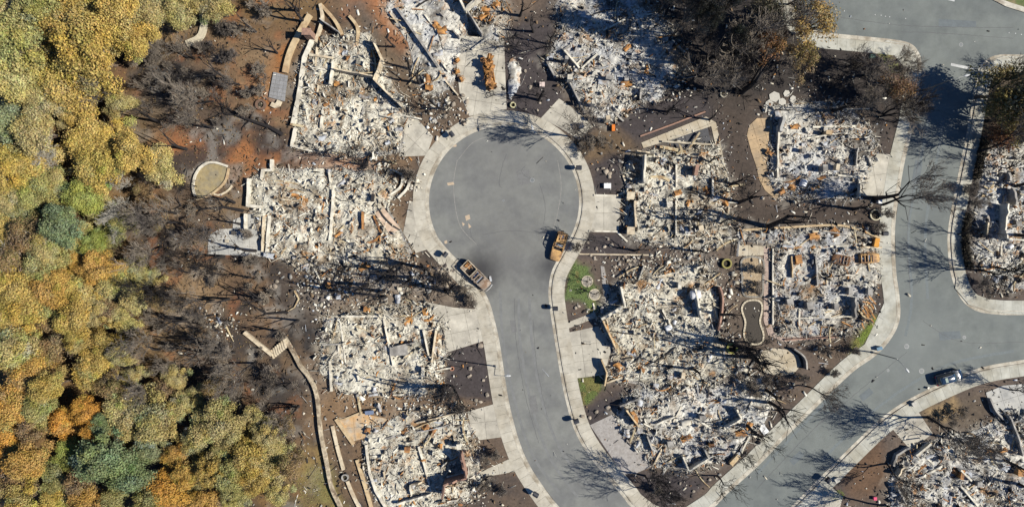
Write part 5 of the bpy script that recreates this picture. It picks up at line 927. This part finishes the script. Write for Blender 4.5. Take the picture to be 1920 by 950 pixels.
MB().box((0, 0, .3), (1.9, .8, .35)).build('seat', m_tanw, t, bevel=.05); MB().box((0, .45, .55), (1.9, .2, .7)).build('backrest', m_tanw, t, bevel=.05)
for s in (-1, 1): MB().box((s * .95, 0, .45), (.2, .85, .5)).build('armrest', m_tanw, t, bevel=.05)
p = P(1638, 455); t = thing('metal_locker', 'orange metal locker standing at the right end of the wreck-strewn ruin', 'locker', (p.x, p.y, .1), -.2)
MB().box((0, 0, .5), (.8, 1.5, 1.0)).build('cabinet', mat('orange_locker', S(226, 160, 70), var=.2), t, bevel=.03); MB().box((-.42, 0, .5), (.04, 1.3, .9)).build('door', m_rust, t)
p = P(1382, 466); t = thing('picket_fence', 'short white picket fence at the left end of the upper patio', 'fence', (p.x, p.y, .1), 1.45)
for i in range(8): MB().box((-1.2 + i * .34, 0, .5), (.12, .05, 1.0)).build('picket', m_whitep, t)
for z in (.3, .8): MB().box((0, .05, z), (2.6, .04, .08)).build('rail', m_whitep, t)
# ------------------------------------------------------------------ trees
m_leaf = mat('dry_leaves', src='leaf', var=.12, scale=1.5, rough=.8, trans=.22); m_bark = mat('oak_bark', S(112, 96, 82), var=.4, scale=4); m_charbark = mat('charred_bark', S(44, 40, 40), var=.5, scale=3); m_greybark = mat('scorched_twigs', S(158, 146, 130), var=.4, scale=.5, c2=S(104, 97, 92)); m_palebark = mat('dead_pale_twigs', S(196, 190, 176), var=.25, scale=2)
def tubes(name, segs, m_, big=.05):
    """one mesh of tapering twigs; segs: p0, p1, r0, r1"""
    Vs = []; Fs = []; base = 0
    for n, sel in ((6, [s for s in segs if s[2] > big]), (3, [s for s in segs if s[2] <= big])):
        if not sel: continue
        a = np.array([s[0] for s in sel]); b = np.array([s[1] for s in sel]); r0 = np.array([s[2] for s in sel]); r1 = np.array([s[3] for s in sel])
        t = b - a; t /= np.linalg.norm(t, axis=1, keepdims=True) + 1e-9; h = np.where(np.abs(t[:, 2:3]) > .9, np.array([[1., 0, 0]]), np.array([[0, 0, 1.]])); u = np.cross(t, h); u /= np.linalg.norm(u, axis=1, keepdims=True); v = np.cross(t, u)
        k = np.arange(n) * 2 * np.pi / n; d = u[:, None] * np.cos(k)[None, :, None] + v[:, None] * np.sin(k)[None, :, None]
        V = np.concatenate([a[:, None] + d * r0[:, None, None], b[:, None] + d * r1[:, None, None]], 1)
        i = np.arange(n); f = np.stack([i, (i + 1) % n, n + (i + 1) % n, n + i], 1); F = base + (np.arange(len(sel)) * 2 * n)[:, None, None] + f[None]
        Vs.append(V.reshape(-1, 3)); Fs.append(F.reshape(-1, 4)); base += V.shape[0] * 2 * n
    return mesh_np(name, np.concatenate(Vs), np.concatenate(Fs), m_)
def grow(rnd, p, d, L, r, lev, maxlev, out, spread, up, nb, wig=.16):
    segs = 4 if lev == 0 else 3
    for i in range(segs):
        d2 = (d + Vector((rnd.gauss(0, wig), rnd.gauss(0, wig), rnd.gauss(0, wig * .6) + up * .08))).normalized(); q = p + d2 * L / segs; r2 = r * (.86 if lev == 0 else .78)
        out.append((tuple(p), tuple(q), r, r2, lev)); p, d, r = q, d2, r2
        if lev < maxlev and (lev > 0 or i >= segs - 3):
            for _ in range(nb if i == segs - 1 else max(1, nb - 1)):
                ax = Vector((rnd.gauss(0, 1), rnd.gauss(0, 1), rnd.gauss(0, 1))); ax = (ax - d * ax.dot(d)).normalized(); a = rnd.uniform(.55, 1.25) * spread
                nd = (d * math.cos(a) + ax * math.sin(a) + Vector((0, 0, up * .15))).normalized(); grow(rnd, p, nd, L * rnd.uniform(.55, .82), r * rnd.uniform(.5, .72), lev + 1, maxlev, out, spread, up, nb, wig)
def bare_proto(seed, H, spread, maxlev, nb, r0, mt, mb, up=1.0, trunk=.42, tw=.017, wig=.16):
    rnd = random.Random(seed); out = []; grow(rnd, Vector((0, 0, -.2)), Vector((rnd.gauss(0, .06), rnd.gauss(0, .06), 1)), H * trunk, r0, 0, maxlev, out, spread, up, nb, wig)
    zm = max(s[1][2] for s in out); k = H / zm; out = [((a[0] * k, a[1] * k, a[2] * k), (b[0] * k, b[1] * k, b[2] * k), max(x * 1.15, tw), max(y * 1.15, tw * .8), l) for a, b, x, y, l in out]
    t = ob('bare_tree', None); t['category'] = 'tree'
    cut = 1 if maxlev > 2 else 9; ob('trunk', tubes('trunk', [s[:4] for s in out if s[4] <= cut], mt), t)
    if maxlev > 2: ob('branches', tubes('branches', [s[:4] for s in out if s[4] > 1], mb, .03), t)
    return t
def leafy_proto(seed, R_, H, n, lobes, gap=.0, flat=.62):
    """crown radius R_, height H: leaf clumps over many lobes, the inside hollow and dark gaps between"""
    r = np.random.default_rng(seed); rnd = random.Random(seed); t = ob('oak_tree', None); t['category'] = 'tree'
    ph = r.uniform(0, 6.283, lobes); a0 = r.uniform(0, 6.28, 3); fo = .80 + .20 * np.sin(ph * 2 + a0[0]) + .16 * np.sin(ph * 3 + a0[1]) + .10 * np.sin(ph * 5 + a0[2]); rr = np.sqrt(r.uniform(0, 1, lobes)) * R_ * fo; cz = H - R_ * flat * (.35 + (rr / R_) ** 2 * 1.0) + r.normal(0, .45, lobes); lx, ly = rr * np.cos(ph), rr * np.sin(ph); lr = r.uniform(.10, .30, lobes) * R_
    li = r.choice(lobes, n, p=lr ** 2 / (lr ** 2).sum()); d = r.normal(0, 1, (n, 3)); d[:, 2] = np.abs(d[:, 2]) * .9 - .25; d /= np.linalg.norm(d, axis=1, keepdims=True)
    bump = 1 + .16 * np.sin(d[:, 0] * 7 + li) * np.sin(d[:, 1] * 8 + li * 2); rad = lr[li] * bump * (1 - r.normal(.08, .25, n))
    c = np.stack([lx[li], ly[li], cz[li]], 1) + d * rad[:, None] * np.array([1, 1, .8])
    nrm = d + r.normal(0, .55, (n, 3)); nrm /= np.linalg.norm(nrm, axis=1, keepdims=True); u = np.cross(nrm, r.normal(0, 1, (n, 3))); u /= np.linalg.norm(u, axis=1, keepdims=True); v = np.cross(nrm, u)
    s = r.uniform(.05, .135, n)[:, None]; V = np.stack([c - u * s - v * s * .5, c + u * s * .9 - v * s * .6, c + u * s * .7 + v * s * .7, c - u * s * .6 + v * s * .8], 1) + r.normal(0, .02, (n, 4, 3))
    tone = r.uniform(.86, 1.14, lobes)[li] * r.uniform(.72, 1.25, n); C = tone[:, None] * (1 + r.normal(0, .05, (n, 3))) * (1 + r.normal(0, 1, (lobes, 1))[li] * np.array([[.02, .0, -.10]])); green = r.random(lobes)[li] < .08; C[green] *= np.array([.82, 1.0, .85]); pl = r.random(lobes)[li] < .2; C[pl] *= np.array([.92, 1.0, 1.3])
    out = []; grow(rnd, Vector((0, 0, -.3)), Vector((0, 0, 1)), H * .45, .16 + R_ * .035, 0, 3, out, .8, .8, 2); zm = max(q[1][2] for q in out); k = min(1.0, (H - .5) / zm)
    out = [(tuple(np.array(a) * k), tuple(np.array(b) * k), x, y, l) for a, b, x, y, l in out]
    for i in range(lobes): out.append(((lx[i] * .25, ly[i] * .25, H * .42), (lx[i] * .9, ly[i] * .9, cz[i]), .07, .03, 2))
    ob('trunk', tubes('trunk', [q[:4] for q in out if q[4] <= 1], m_bark), t); ob('limbs', tubes('limbs', [q[:4] for q in out if q[4] > 1], m_greybark), t)
    ob('crown', mesh_np('crown', V.reshape(-1, 3), np.arange(n * 4).reshape(n, 4), m_leaf, np.repeat(np.clip(C, 0, 2), 4, 0)), t); return t
def place(proto, used, x, y, z, s, rz, sz=None):
    o = proto if proto.name not in used else copy_tree(proto); used.add(proto.name) if o is proto else None
    o.location = (x, y, z); o.scale = (s, s, sz or s); o.rotation_euler[2] = rz; return o
USED = set(); random.seed(21)
LEAFY = [leafy_proto(300 + i, 4.0, 7.5, 17000, 46 + 4 * i) for i in range(6)]; SPARSE = [leafy_proto(340 + i, 4.0, 7.0, 5200, 40, flat=.6) for i in range(3)]
HUE = {'p': ('pale tan leaved oak', (194, 177, 120)), 'g': ('golden tan leaved oak', (201, 173, 98)), 'y': ('olive green leaved oak', (168, 160, 102)), 'Y': ('bright yellow-green oak', (168, 172, 92)), 'e': ('grey-green leaved oak', (156, 158, 118)), 'E': ('deep green leaved oak', (134, 146, 104)), 'o': ('orange-tan leaved oak', (206, 164, 92)), 'O': ('vivid orange leaved oak', (218, 162, 78)), 'b': ('brown scorched leaved oak', (158, 132, 94))}
FOREST = [(20, 20, 45, 'p'), (75, 15, 40, 'y'), (130, 40, 55, 'g'), (40, 85, 50, 'y'), (95, 95, 50, 'p'), (165, 95, 55, 'g'), (190, 45, 45, 'g'), (225, 20, 40, 'g'), (290, 25, 38, 'p'), (345, 15, 35, 'p'), (395, 12, 30, 'p'), (255, 80, 32, 'g'), (130, 150, 50, 'g'), (75, 160, 45, 'p'), (25, 145, 45, 'p'), (180, 140, 35, 'g'), (45, 205, 42, 'e'), (15, 235, 35, 'e'), (100, 190, 35, 'p'), (70, 245, 40, 'p'), (20, 265, 38, 'g'), (165, 268, 45, 'g'), (212, 262, 40, 'g'), (190, 312, 40, 'g'), (250, 292, 33, 'g'), (300, 310, 33, 'p'), (60, 312, 45, 'g'), (15, 320, 40, 'g'), (222, 195, 22, 'p'), (140, 215, 26, 'g'),
 (25, 365, 35, 'p'), (72, 362, 38, 'y'), (42, 402, 40, 'y'), (112, 350, 34, 'p'), (160, 366, 34, 'Y'), (186, 386, 28, 'p'), (118, 422, 38, 'E'), (150, 446, 30, 'p'), (58, 440, 38, 'b'), (18, 432, 35, 'g'), (200, 448, 26, 'y'), (230, 424, 26, 'y'), (178, 456, 22, 'Y'), (90, 470, 30, 'p'), (85, 505, 36, 'y'), (142, 492, 28, 'o'), (188, 500, 32, 'o'), (102, 537, 36, 'o'), (150, 542, 36, 'g'), (60, 562, 40, 'g'), (20, 540, 40, 'g'), (212, 532, 32, 'p'), (248, 516, 28, 'p'), (28, 602, 40, 'g'), (95, 594, 38, 'b'), (140, 602, 34, 'g'), (180, 582, 28, 'p'), (252, 560, 26, 'p'), (20, 485, 30, 'b'),
 (62, 700, 42, 'o'), (95, 722, 30, 'g'), (28, 768, 40, 'o'), (72, 766, 30, 'y'), (160, 768, 25, 'O'), (120, 792, 26, 'O'), (175, 804, 18, 'O'), (192, 792, 20, 'E'), (20, 832, 42, 'O'), (56, 862, 36, 'o'), (238, 772, 40, 'p'), (288, 784, 40, 'p'), (280, 830, 30, 'e'), (135, 846, 28, 'Y'), (190, 856, 44, 'E'), (246, 882, 38, 'E'), (104, 892, 30, 'y'), (20, 915, 35, 'b'), (100, 934, 30, 'g'), (172, 938, 34, 'o'), (214, 932, 26, 'y'), (312, 916, 40, 'O'), (278, 946, 30, 'y'), (382, 944, 28, 'o'), (345, 762, 25, 'p'), (370, 742, 22, 'p'), (412, 782, 35, 'p'), (382, 806, 30, 'p'), (430, 812, 28, 'p'), (362, 832, 25, 'p'), (430, 884, 30, 'y'), (470, 856, 34, 'g'), (502, 880, 30, 'p'), (476, 900, 25, 'g'), (180, 690, 35, 'g'), (212, 722, 28, 'b'), (252, 706, 20, 'p'), (200, 648, 30, 'g'), (96, 656, 34, 'b'), (150, 640, 24, 'g'), (30, 655, 36, 'p'), (500, 810, 24, 'p'), (40, 940, 30, 'g'), (330, 850, 20, 'o'), (60, 805, 26, 'b'), (150, 900, 26, 'b'), (230, 600, 24, 'p'), (205, 580, 24, 'b'), (270, 360, 22, 'b'), (520, 842, 26, 'p'), (541, 872, 24, 'b'), (455, 826, 28, 'y'), (536, 800, 20, 'b'), (480, 786, 24, 'p'), (400, 722, 22, 'b'), (330, 704, 22, 'p'), (302, 742, 26, 'b'), (420, 852, 26, 'y'), (398, 880, 26, 'g'), (350, 882, 26, 'o'), (520, 918, 24, 'p'), (262, 642, 22, 'b'), (232, 664, 22, 'p'), (296, 560, 22, 'b'), (280, 516, 20, 'p'), (440, 930, 24, 'y'), (560, 850, 16, 'b'), (300, 420, 18, 'b')]
for x, y, r, c in FOREST:
    h = random.uniform(.62, 1.4) * (3.2 + r * .09); base, col = HUE[c]; rm = r * M_PX * 1.12; zc = h * .7
    pr = random.choice(LEAFY if c != 'b' else SPARSE); o = place(pr, USED, *P(x, y, zc).to_2d(), 0, rm / 4.0, random.random() * 6.28, h / 7.5); o.location.z = gz(o.location.x, o.location.y)
    j = random.uniform(.86, 1.12); o['group'] = 'leafy oaks of the forest'
    for ch in o.children:
        if ch.name.startswith('crown'): ch.color = (*(v * j for v in S(*col, 1.2)), 1)
    name_later(o, ('large ' if r > 40 else 'small ' if r < 27 else '') + base, x, y)
random.seed(77); k_ = 0
while k_ < 30:          # low young oaks filling the gaps of the canopy
    x, y = random.uniform(0, 400), random.uniform(0, 950)
    if x > 120 and math.hypot((x - 330) / 190, (y - 400) / 400) < 1: continue
    if 250 < x and y < 300: continue
    c = random.choice('pppgbby'); base, col = HUE[c]; p = P(x, y, 1.6); rm = random.uniform(1.3, 2.2)
    o = place(random.choice(SPARSE + LEAFY[:2]), USED, p.x, p.y, gz(p.x, p.y), rm / 4, random.random() * 6, random.uniform(.28, .45)); o['group'] = 'leafy oaks of the forest'
    for ch in o.children:
        if ch.name.startswith('crown'): ch.color = (*S(*col, 1.2), 1)
    name_later(o, 'low young ' + base, x, y); k_ += 1
for x, y, r, c, lab, h in [(1520, 45, 46, (166, 138, 84), 'brown and gold leaved tree at the left end of the top road', 8), (1508, 108, 30, (146, 122, 84), 'small tan leaved tree below the brown and gold tree', 6), (1440, 20, 36, (104, 96, 78), 'olive grey sparse tree left of the brown and gold tree', 8), (1880, 165, 50, (124, 108, 66), 'olive brown sparse tree at the right edge below the top road', 9), (1902, 215, 38, (150, 132, 78), 'yellowish sparse tree at the right edge, below the olive brown one', 8), (1880, 250, 30, (130, 88, 62), 'reddish brown small tree at the right edge beside the hedge', 5), (1450, 80, 30, (146, 108, 70), 'orange-brown scorched tree in the dark grove', 6), (1680, 170, 30, (160, 128, 96), 'brown leaved tree shading the corner of the right street', 8)]:
    o = place(random.choice(SPARSE), USED, *P(x, y, h * .7).to_2d(), 0, r * M_PX / 4 * 1.1, random.random() * 6, h / 7); o['label'] = lab; o['group'] = 'scorched trees still holding leaves'
    for ch in o.children:
        if ch.name.startswith('crown'): ch.color = (*S(*c, 1.4), 1)
# two dense evergreens whose shade covers the right street
for x, y, h, s, lab in [(1872, 196, 13, 1.35, 'tall dense dark tree right of the stop line, shading the street')]:
    pr = SPARSE[1]; b = P(x, y); o = place(pr, USED, b.x, b.y, 0, s, 1.2, h / 7.5); o['label'] = lab; o['group'] = 'tall street trees'
    for ch in o.children:
        if ch.name.startswith('crown'): ch.color = (*S(132, 120, 84, 1.3), 1)
# bare burned trees
BIG = [bare_proto(500 + i, 12.0, .58, 5, 2, .21, m_charbark, m_greybark if i != 1 else m_charbark, 1.0, .42, .026) for i in range(4)]
DARK = [bare_proto(540 + i, 11.0, .60, 4, 2, .19, m_charbark, m_charbark, 1.0, .75, .03) for i in range(3)]
FINE = [bare_proto(560 + i, 6.0, .72, 5, 2, .16, m_charbark if i % 2 else m_greybark, m_greybark, 1.1, .34) for i in range(4)]
THIN = [bare_proto(660 + i, 6.5, .66, 4, 2, .13, m_charbark, m_charbark if i == 1 else m_greybark, 1.0, .5, .018) for i in range(3)]
PALE = [bare_proto(580 + i, 7.0, .8, 5, 2, .13, m_palebark, m_palebark, 1.1, .3) for i in range(2)]
SHRUB = [bare_proto(600 + i, 2.2, .95, 5, 2, .05, m_greybark, m_greybark, .9, .22) for i in range(3)]
def bare(pool, px, py, s, base, sz=None, grp='bare burned trees', lab=None, nm=None):
    p = P(px, py); o = place(random.choice(pool), USED, p.x, p.y, gz(p.x, p.y), s, random.random() * 6.28, sz); o['group'] = grp
    if nm: o.name = nm
    if lab: o['label'] = lab
    else: name_later(o, base, px, py)
    return o
for x, y, s, pool in [(1345, 891, .85, DARK), (1385, 843, .8, DARK), (1418, 813, .78, DARK), (1456, 768, .75, DARK), (1513, 724, .8, BIG), (1210, 891, .95, BIG), (1239, 921, .9, BIG), (1739, 781, 1.3, BIG), (1662, 868, .9, BIG), (1662, 946, 1.15, BIG), (1655, 384, 1.25, BIG), (1795, 439, .7, DARK), (1832, 506, 1.15, DARK), (1862, 500, 1.2, DARK), (1100, 262, 1.15, BIG), (1110, 450, .55, BIG), (1893, 730, .75, BIG), (1832, 285, 1.2, BIG), (1860, 262, 1.3, DARK), (1884, 316, .8, DARK)]: bare(pool, x, y, s * .84, 'bare charred street tree', s * 1.12)
for x, y, lab in ((1101, 527, 'thin bare sapling in the upper tree ring'), (1115, 552, 'thin bare sapling in the lower tree ring')): bare(DARK, x, y, .36, '', lab=lab, nm='sapling')
random.seed(31)
for i in range(22):    # the dark grove at the top
    x, y = random.uniform(1240, 1500), random.uniform(-10, 150); bare(random.choice((BIG, THIN, FINE)), x - 20, y, random.uniform(.7, 1.25), 'bare grey grove tree')
for x, y, h in ((1262, 66, 18), (1290, 80, 16), (1300, 20, 14), (1236, 20, 10), (1340, 40, 14), (1345, 105, 13)):
    o = bare(SPARSE, x, y, .55, 'tall dark smoky grove tree', h / 7.0, 'dark trees of the grove')
    for ch in o.children:
        if ch.name.startswith('crown'): ch.color = (*S(74, 72, 66), 1)
for i in range(17): bare(random.choice((FINE, THIN, BIG)), random.uniform(1550, 1690), random.uniform(100, 235), random.uniform(.7, 1.1), 'bare grey-brown roadside tree')
for x, y in ((1890, 150), (1910, 190), (1900, 240), (1850, 190), (1915, 265)): bare(FINE, x, y, 1.2, 'bare twiggy tree at the right edge')
for x, y in ((110, 292), (40, 490), (18, 640), (50, 615), (20, 915), (240, 350), (262, 405)): bare(PALE, x, y, random.uniform(.9, 1.2), 'dead pale grey tree in the forest')
random.seed(33)
for x, y in [(335, 62), (365, 112), (312, 150), (255, 165), (282, 212), (352, 182), (402, 152), (335, 232), (432, 205), (375, 226), (300, 352), (332, 382), (372, 402), (402, 382), (282, 402), (302, 462), (342, 482), (382, 472), (322, 542), (362, 562), (302, 602), (402, 562), (230, 150), (420, 110), (450, 160), (300, 110), (330, 680), (382, 652), (432, 690), (482, 722), (502, 762), (442, 742), (352, 642), (540, 762), (560, 720), (520, 700), (300, 655), (270, 640), (410, 620), (270, 470), (260, 600), (450, 600), (425, 515), (400, 505), (470, 540), (240, 620), (310, 720), (270, 690), (520, 840), (540, 800), (290, 160), (240, 195), (365, 150), (400, 190), (345, 420), (395, 430), (370, 350), (355, 510), (280, 540), (335, 600), (440, 660), (480, 680), (250, 660), (220, 680)]: (bare(random.choice((THIN, THIN, FINE, BIG)), x, y, random.uniform(.55, .95), 'bare scorched tree'))
for i in range(84):
    x, y = random.uniform(270, 560), random.choice((random.uniform(20, 240), random.uniform(350, 860)))
    if 500 < x and y < 260: continue
    bare(SHRUB, x, y, random.uniform(.5, 1.7), 'burned grey shrub', grp='burned shrubs', nm='burned_shrub')['category'] = 'shrub'
for x, y in ((880, 548), (866, 535), (890, 560), (770, 322), (1110, 275), (1135, 268), (1092, 285), (1085, 468), (1540, 660), (1560, 690), (905, 860), (915, 900), (940, 905), (930, 838), (1590, 660), (1650, 400), (1640, 420), (1460, 720), (1500, 700), (1770, 780), (1800, 770), (1440, 720), (1410, 720), (1420, 740), (840, 530), (850, 742), (870, 755), (735, 512), (1230, 905), (1408, 510), (1412, 528), (1404, 545), (1830, 380), (1820, 360), (1815, 345), (1840, 540)): bare(SHRUB, x, y, random.uniform(.9, 1.5), 'burned twiggy shrub', grp='burned shrubs', nm='burned_shrub')['category'] = 'shrub'
# tall bare trees behind the middle ruins, seen mostly by their long shadows
for x, y, s in ((1370, 655, 1.0), (1400, 640, .9), (1420, 690, .8), (1380, 172, 1.1), (1030, 88, .7), (1350, 420, .9), (1250, 215, .5), (848, 723, 1.05), (760, 330, .5), (1560, 655, .6), (840, 528, 1.2), (780, 535, .9), (690, 310, .9), (735, 305, .8), (835, 205, 1.0), (700, 545, .8), (640, 520, .7), (1005, 180, .55), (955, 88, .85), (1180, 300, .4), (1380, 345, .7)): bare(DARK, x, y, s, 'bare black charred tree', sz=s * .9)
SNAG = [bare_proto(640 + i, 10.0, .55, 2, 1, .25, m_charbark, m_charbark, 1.0, 1.2, .035, .05) for i in range(3)]
for x, y, h in ((700, 325, 7), (740, 88, 6), (755, 111, 8), (768, 130, 7), (787, 157, 8), (834, 214, 9), (752, 495, 10), (742, 511, 10), (690, 533, 9), (840, 546, 14), (724, 556, 9), (835, 723, 12), (1440, 426, 15), (1392, 172, 17), (1375, 645, 12), (1350, 636, 9), (1300, 690, 8), (1408, 668, 11), (1436, 730, 9), (1190, 470, 6), (1300, 470, 7), (1640, 372, 12), (1600, 392, 9), (1010, 188, 8), (1030, 84, 6), (1560, 208, 9), (1330, 305, 6), (1330, 225, 6), (1372, 345, 7), (560, 600, 7), (520, 620, 7), (470, 520, 6), (430, 560, 7), (400, 640, 9), (390, 660, 9), (450, 420, 6), (440, 380, 7), (520, 100, 6), (480, 60, 7), (560, 20, 8), (570, 42, 8), (400, 240, 6), (330, 400, 7), (560, 760, 6), (500, 800, 6), (880, 900, 5), (1880, 860, 8), (1905, 905, 8), (1780, 820, 7), (1900, 350, 9), (1905, 440, 9), (975, 30, 8), (1000, 60, 7), (770, 520, 10), (800, 505, 11), (720, 545, 10), (640, 548, 9), (1290, 160, 11), (1310, 120, 12), (1300, 410, 9), (1385, 380, 10), (1350, 590, 9), (1400, 655, 13), (1440, 752, 10), (1400, 795, 9), (1250, 210, 7), (480, 470, 8), (500, 560, 8), (360, 600, 9), (420, 480, 8), (300, 230, 8), (350, 280, 8), (430, 150, 8)): bare(SNAG, x, y, h / 8.2, 'bare black burned trunk', nm='burned_snag')
# fallen black trunks
def fallen(pts, r, lab, m_=None, twigs=True):
    q = [P(x, y, .35) for x, y in pts]; t = thing('fallen_tree', lab, 'fallen tree'); n = len(q)
    MB().tube(q, [r * (1 - .75 * i / (n - 1)) for i in range(n)], 7).build('trunk', m_ or m_charbark, t)
    out = []; rnd = random.Random(len(lab)); d = (q[-1] - q[0]).normalized()
    for i in range(1, n):
        for s in (-1, 1): a = rnd.uniform(.5, 1.0) * s; dd = Vector((d.x * math.cos(a) - d.y * math.sin(a), d.x * math.sin(a) + d.y * math.cos(a), .05)); grow(rnd, q[i], dd, rnd.uniform(1.0, 2.0), r * .35, 1, 3, out, .7, 0, 1); twigs and ob('branch', tubes('branch', [b_[:4] for b_ in out], m_ or m_charbark, .03), t); out = []

fallen([(529, 252), (505, 238), (470, 226), (440, 215), (420, 212)], .38, 'black fallen tree below the orange soil streak'); fallen([(456, 395), (420, 388), (380, 392), (340, 386)], .3, 'black fallen tree left of the pale left patio'); fallen([(352, 108), (330, 95), (308, 80)], .25, 'black fallen tree beside the pale forest track'); fallen([(342, 178), (318, 165), (290, 155)], .26, 'black fallen tree in the upper burned forest'); fallen([(400, 610), (330, 600), (262, 630)], .16, 'thin black fallen tree left of the garden steps', None, False); fallen([(390, 636), (320, 634), (258, 626)], .16, 'long thin black log in the burned slope', None, False)
fallen([(540, 585), (500, 588), (470, 570), (450, 560)], .22, 'black fallen branch right of the burned slope'); fallen([(552, 545), (560, 560), (552, 576), (530, 588)], .2, 'pale crooked fallen branch by the dark boulders', m_beam, False); fallen([(586, 498), (594, 512), (602, 530)], .25, 'pale crooked fallen trunk above the dark boulders', m_wallw, False); fallen([(424, 612), (438, 640)], .18, 'short pale fallen stick on the burned slope', m_beam, False)
# the pale track through the trees
MB().strip(*[offset(resample(smooth(G([(382, 28), (384, 50), (376, 72), (352, 84)]), 4), .6), s) for s in (-.55, .55)], -.3, .55).build('forest_track', mat('pale_track', S(206, 196, 172), var=.3, scale=2), kind='structure')
write_labels()
